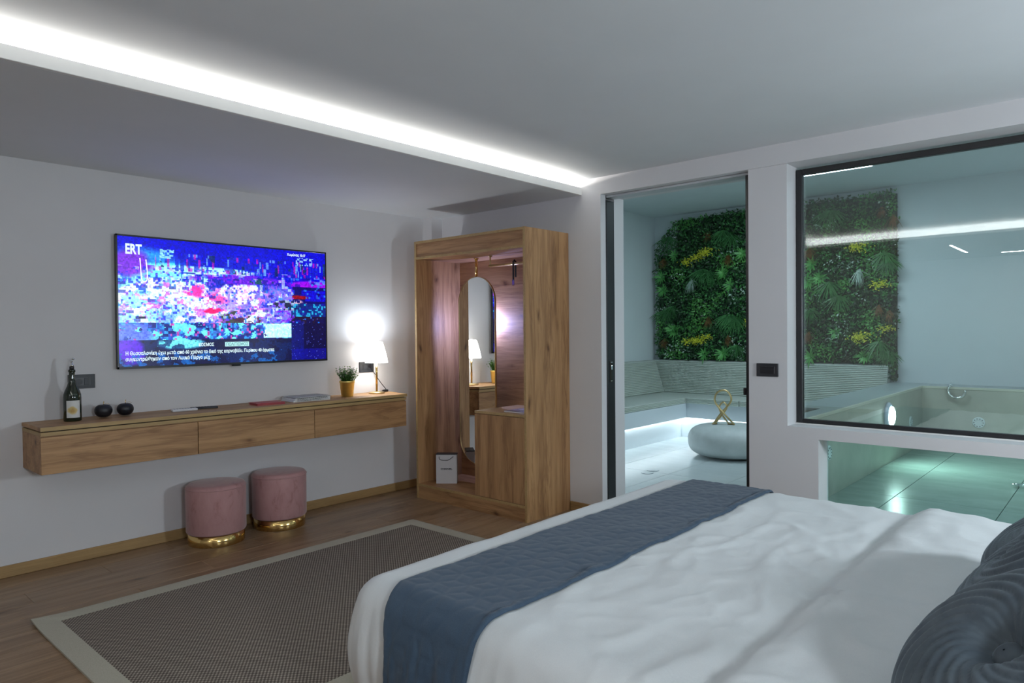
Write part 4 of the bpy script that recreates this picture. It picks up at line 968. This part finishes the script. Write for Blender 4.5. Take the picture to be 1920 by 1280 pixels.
# quilted runner: along s across the bed, y along its width
RY0, RY1 = 1.275, 1.690
rm_ , nt, b = nmat('navy_quilt'); nn = noisen(nt, coords(nt, rand=False), 340, 3); nt.links.new(ramp(nt, nn, [(.3, (.020, .044, .078)), (.7, (.031, .062, .102))]), b.inputs['Base Color']); b.inputs['Roughness'].default_value = .8; b.inputs['Sheen Weight'].default_value = .12; bump(nt, b, nn, .2, .001)
def quilt(s, y):
    # tumbling-block stitching: distance to the nearest seam of a hexagon lattice with three spokes each
    c = .060; q = (.57735*s-y/3)/c; r = (2/3*y)/c; xq, zq = q, r; yq = -xq-zq
    rx, ry, rz_ = round(xq), round(yq), round(zq); dx, dy, dz = abs(rx-xq), abs(ry-yq), abs(rz_-zq)
    if dx > dy and dx > dz: rx = -ry-rz_
    elif dy <= dz: rz_ = -rx-ry
    X, Y = s-c*1.7320508*(rx+rz_/2), y-c*1.5*rz_
    edge = c*.8660254-max(abs(X*math.cos(a)+Y*math.sin(a)) for a in (0, PI/3, 2*PI/3))
    rr = math.hypot(X, Y); ang = math.atan2(Y, X)
    da = min(abs(((ang-a0_+PI) % (2*PI))-PI) for a0_ in (PI/2, PI/2+2*PI/3, PI/2-2*PI/3))
    return min(max(0, edge), rr*math.sin(min(da, PI/2)))
SL = (BX1-BX0)-2*ER
def runner_pt(s, y, off=.0):
    # s=0 centre of the bed; returns point and outward shift
    half = SL/2
    xl = BX0
    if y > BY1-.085:
        dd = y-(BY1-.085); xl = BX0+.085-math.sqrt(max(.0001, .085**2-dd*dd))
    xL = xl-BX0
    if abs(s) <= half-(xL if s < 0 else 0):
        x = (BX0+BX1)/2+s; return Vector((x, y, top_h(x, y)+off+.004))
    if s < 0:
        d = -s-(half-xL); X, Y, Z = skirt(xl, y, -1, 0, d, 2.0585+y)
        q = min(1, d/(ER*PI/2)); ex = xl+ER
        hh_ = (top_h(ex, y)-BZ)*max(0, 1-d/.22)
        return Vector((X-(.008+off)*math.sin(q*PI/2), Y, Z+hh_+(off+.004)*math.cos(q*PI/2)))
    d = s-half; X, Y, Z = skirt(BX1, y, 1, 0, d, 7.0+y); q = min(1, d/(ER*PI/2))
    hh_ = (top_h(BX1-ER, y)-BZ)*max(0, 1-d/.22)
    return Vector((X+(.008+off)*math.sin(q*PI/2), Y, Z+hh_+(off+.004)*math.cos(q*PI/2)))
drop = .47; s0, s1 = -SL/2-drop, SL/2+drop; ns, ny_ = 430, 68
verts, faces = [], []
for i in range(ns+1):
    s = s0+(s1-s0)*i/ns
    wob = .006*noise.noise((s*2.5, 0, 31))
    for j in range(ny_+1):
        t = j/ny_; dn = max(0, abs(s)-SL/2)/.47; fe = .075*min(1, dn*2.4)**.8*(1 if s < 0 else .3); y = RY0+.03*dn+(RY1-RY0-.03*dn-fe)*t+wob*(1 if j < ny_/2 else .6)
        q = quilt(s, y); ed = min(t, 1-t)*(RY1-RY0)
        puff = .0030*(1-math.exp(-q/.006))*min(1, ed/.012)+.0035
        if j in (0, ny_): puff = -.003
        verts.append(tuple(runner_pt(s, y, puff+.004)))
n1_ = ny_+1
for i in range(ns):
    for j in range(ny_): a = i*n1_+j; faces.append((a, a+n1_, a+n1_+1, a+1))
rn = add_mesh('bed_runner', verts, faces, rm_, None, None, True); tag(rn, 'dark blue quilted runner laid across the foot of the bed', 'bed runner')
md = rn.modifiers.new('solid', 'SOLIDIFY'); md.thickness = .004; md.offset = -1

# pleated cushions
cm, nt, b = nmat('grey_blue_velvet'); nn = noisen(nt, coords(nt), 7, 4, .6, 1.2); nt.links.new(ramp(nt, nn, [(.35, (.038, .055, .072)), (.65, (.070, .092, .11))]), b.inputs['Base Color']); b.inputs['Roughness'].default_value = .7; b.inputs['Sheen Weight'].default_value = .3; b.inputs['Sheen Roughness'].default_value = .35
b.inputs['Sheen Tint'].default_value = (.7, .8, .9, 1)
def cushion(c, R0, T0, nrm, label, seed, roll=0):
    t = thing('round_cushion', c, label, 'cushion', 'pleated cushions at the head of the bed')
    nv = Vector(nrm).normalized(); ax = nv.cross(Vector((0, 0, 1))).normalized(); ay = ax.cross(nv)
    def pt(r, th, side):
        # pleats: ridges that swirl outwards from the centre button
        tw = th+roll+2.3*(r)**1.1
        n_p = 20
        ph = (tw*n_p/(2*PI)) % 1.0
        rid = (ph**.7)*(1-ph**6)
        am = .010*min(1, r*2.2)*(1 if r < 1 else .8)
        prof_ = T0*(max(0, 1-r**2.6))**.5
        dip = -.55*T0*math.exp(-(r/.16)**2)
        lump = .010*noise.noise((math.cos(th)*2, math.sin(th)*2, seed+r*2))
        hgt_ = side*(prof_*(.82+.18*r)+dip+am*rid*(.4+.6*min(1, (1-r)*4+.3))+lump*(1-r))
        Rr = R0*r*(1+.035*rid*(r**3))
        return Vector(c)+ax*(Rr*math.cos(th))+ay*(Rr*math.sin(th))+nv*hgt_
    NR, NT = 44, 264; V = []; Fc = []
    rsq = [math.sin(PI/2*(k/NR)) for k in range(NR+1)]
    for side in (1, -1):
        base_i = len(V)
        for k in range(NR+1):
            r = max(rsq[k], .012)
            for i in range(NT): V.append(pt(r, 2*PI*i/NT, side))
        for k in range(NR):
            for i in range(NT):
                j = (i+1) % NT; a = base_i+k*NT
                q = (a+i, a+j, a+NT+j, a+NT+i); Fc.append(q if side < 0 else q[::-1])
        cap = tuple(base_i+i for i in range(NT)); Fc.append(cap if side > 0 else cap[::-1])
    o = add_mesh('cover', V, Fc, cm, t, t['_b'], True)
    bc_ = Vector(c)+nv*(.42*T0); mb = MB()
    pr = [(.028, -.01), (.030, 0), (.026, .010), (.015, .016), (.002, .018)]
    n = 20
    for r, hh_ in pr:
        for i in range(n): a = 2*PI*i/n; mb.v.append(tuple(bc_+ax*r*math.cos(a)+ay*r*math.sin(a)+nv*hh_))
    for k in range(len(pr)-1):
        for i in range(n): mb.f.append((k*n+i, k*n+(i+1) % n, (k+1)*n+(i+1) % n, (k+1)*n+i))
    mb.build('button', cm, t, True)
cushion((1.481, .137, .775), .236, .095, (-.38, .51, .77), 'round pleated blue-grey velvet cushion nearest the camera', 3)
cushion((1.971, .142, .820), .25, .095, (.03, .73, .68), 'round pleated blue-grey velvet cushion in the middle of the row', 9, .8)
cushion((2.47, .13, .782), .24, .095, (-.05, .6, .8), 'round pleated blue-grey velvet cushion nearest the glass wall', 15, 1.7)
for o in list(bpy.data.objects):
    if '_b' in o: del o['_b']
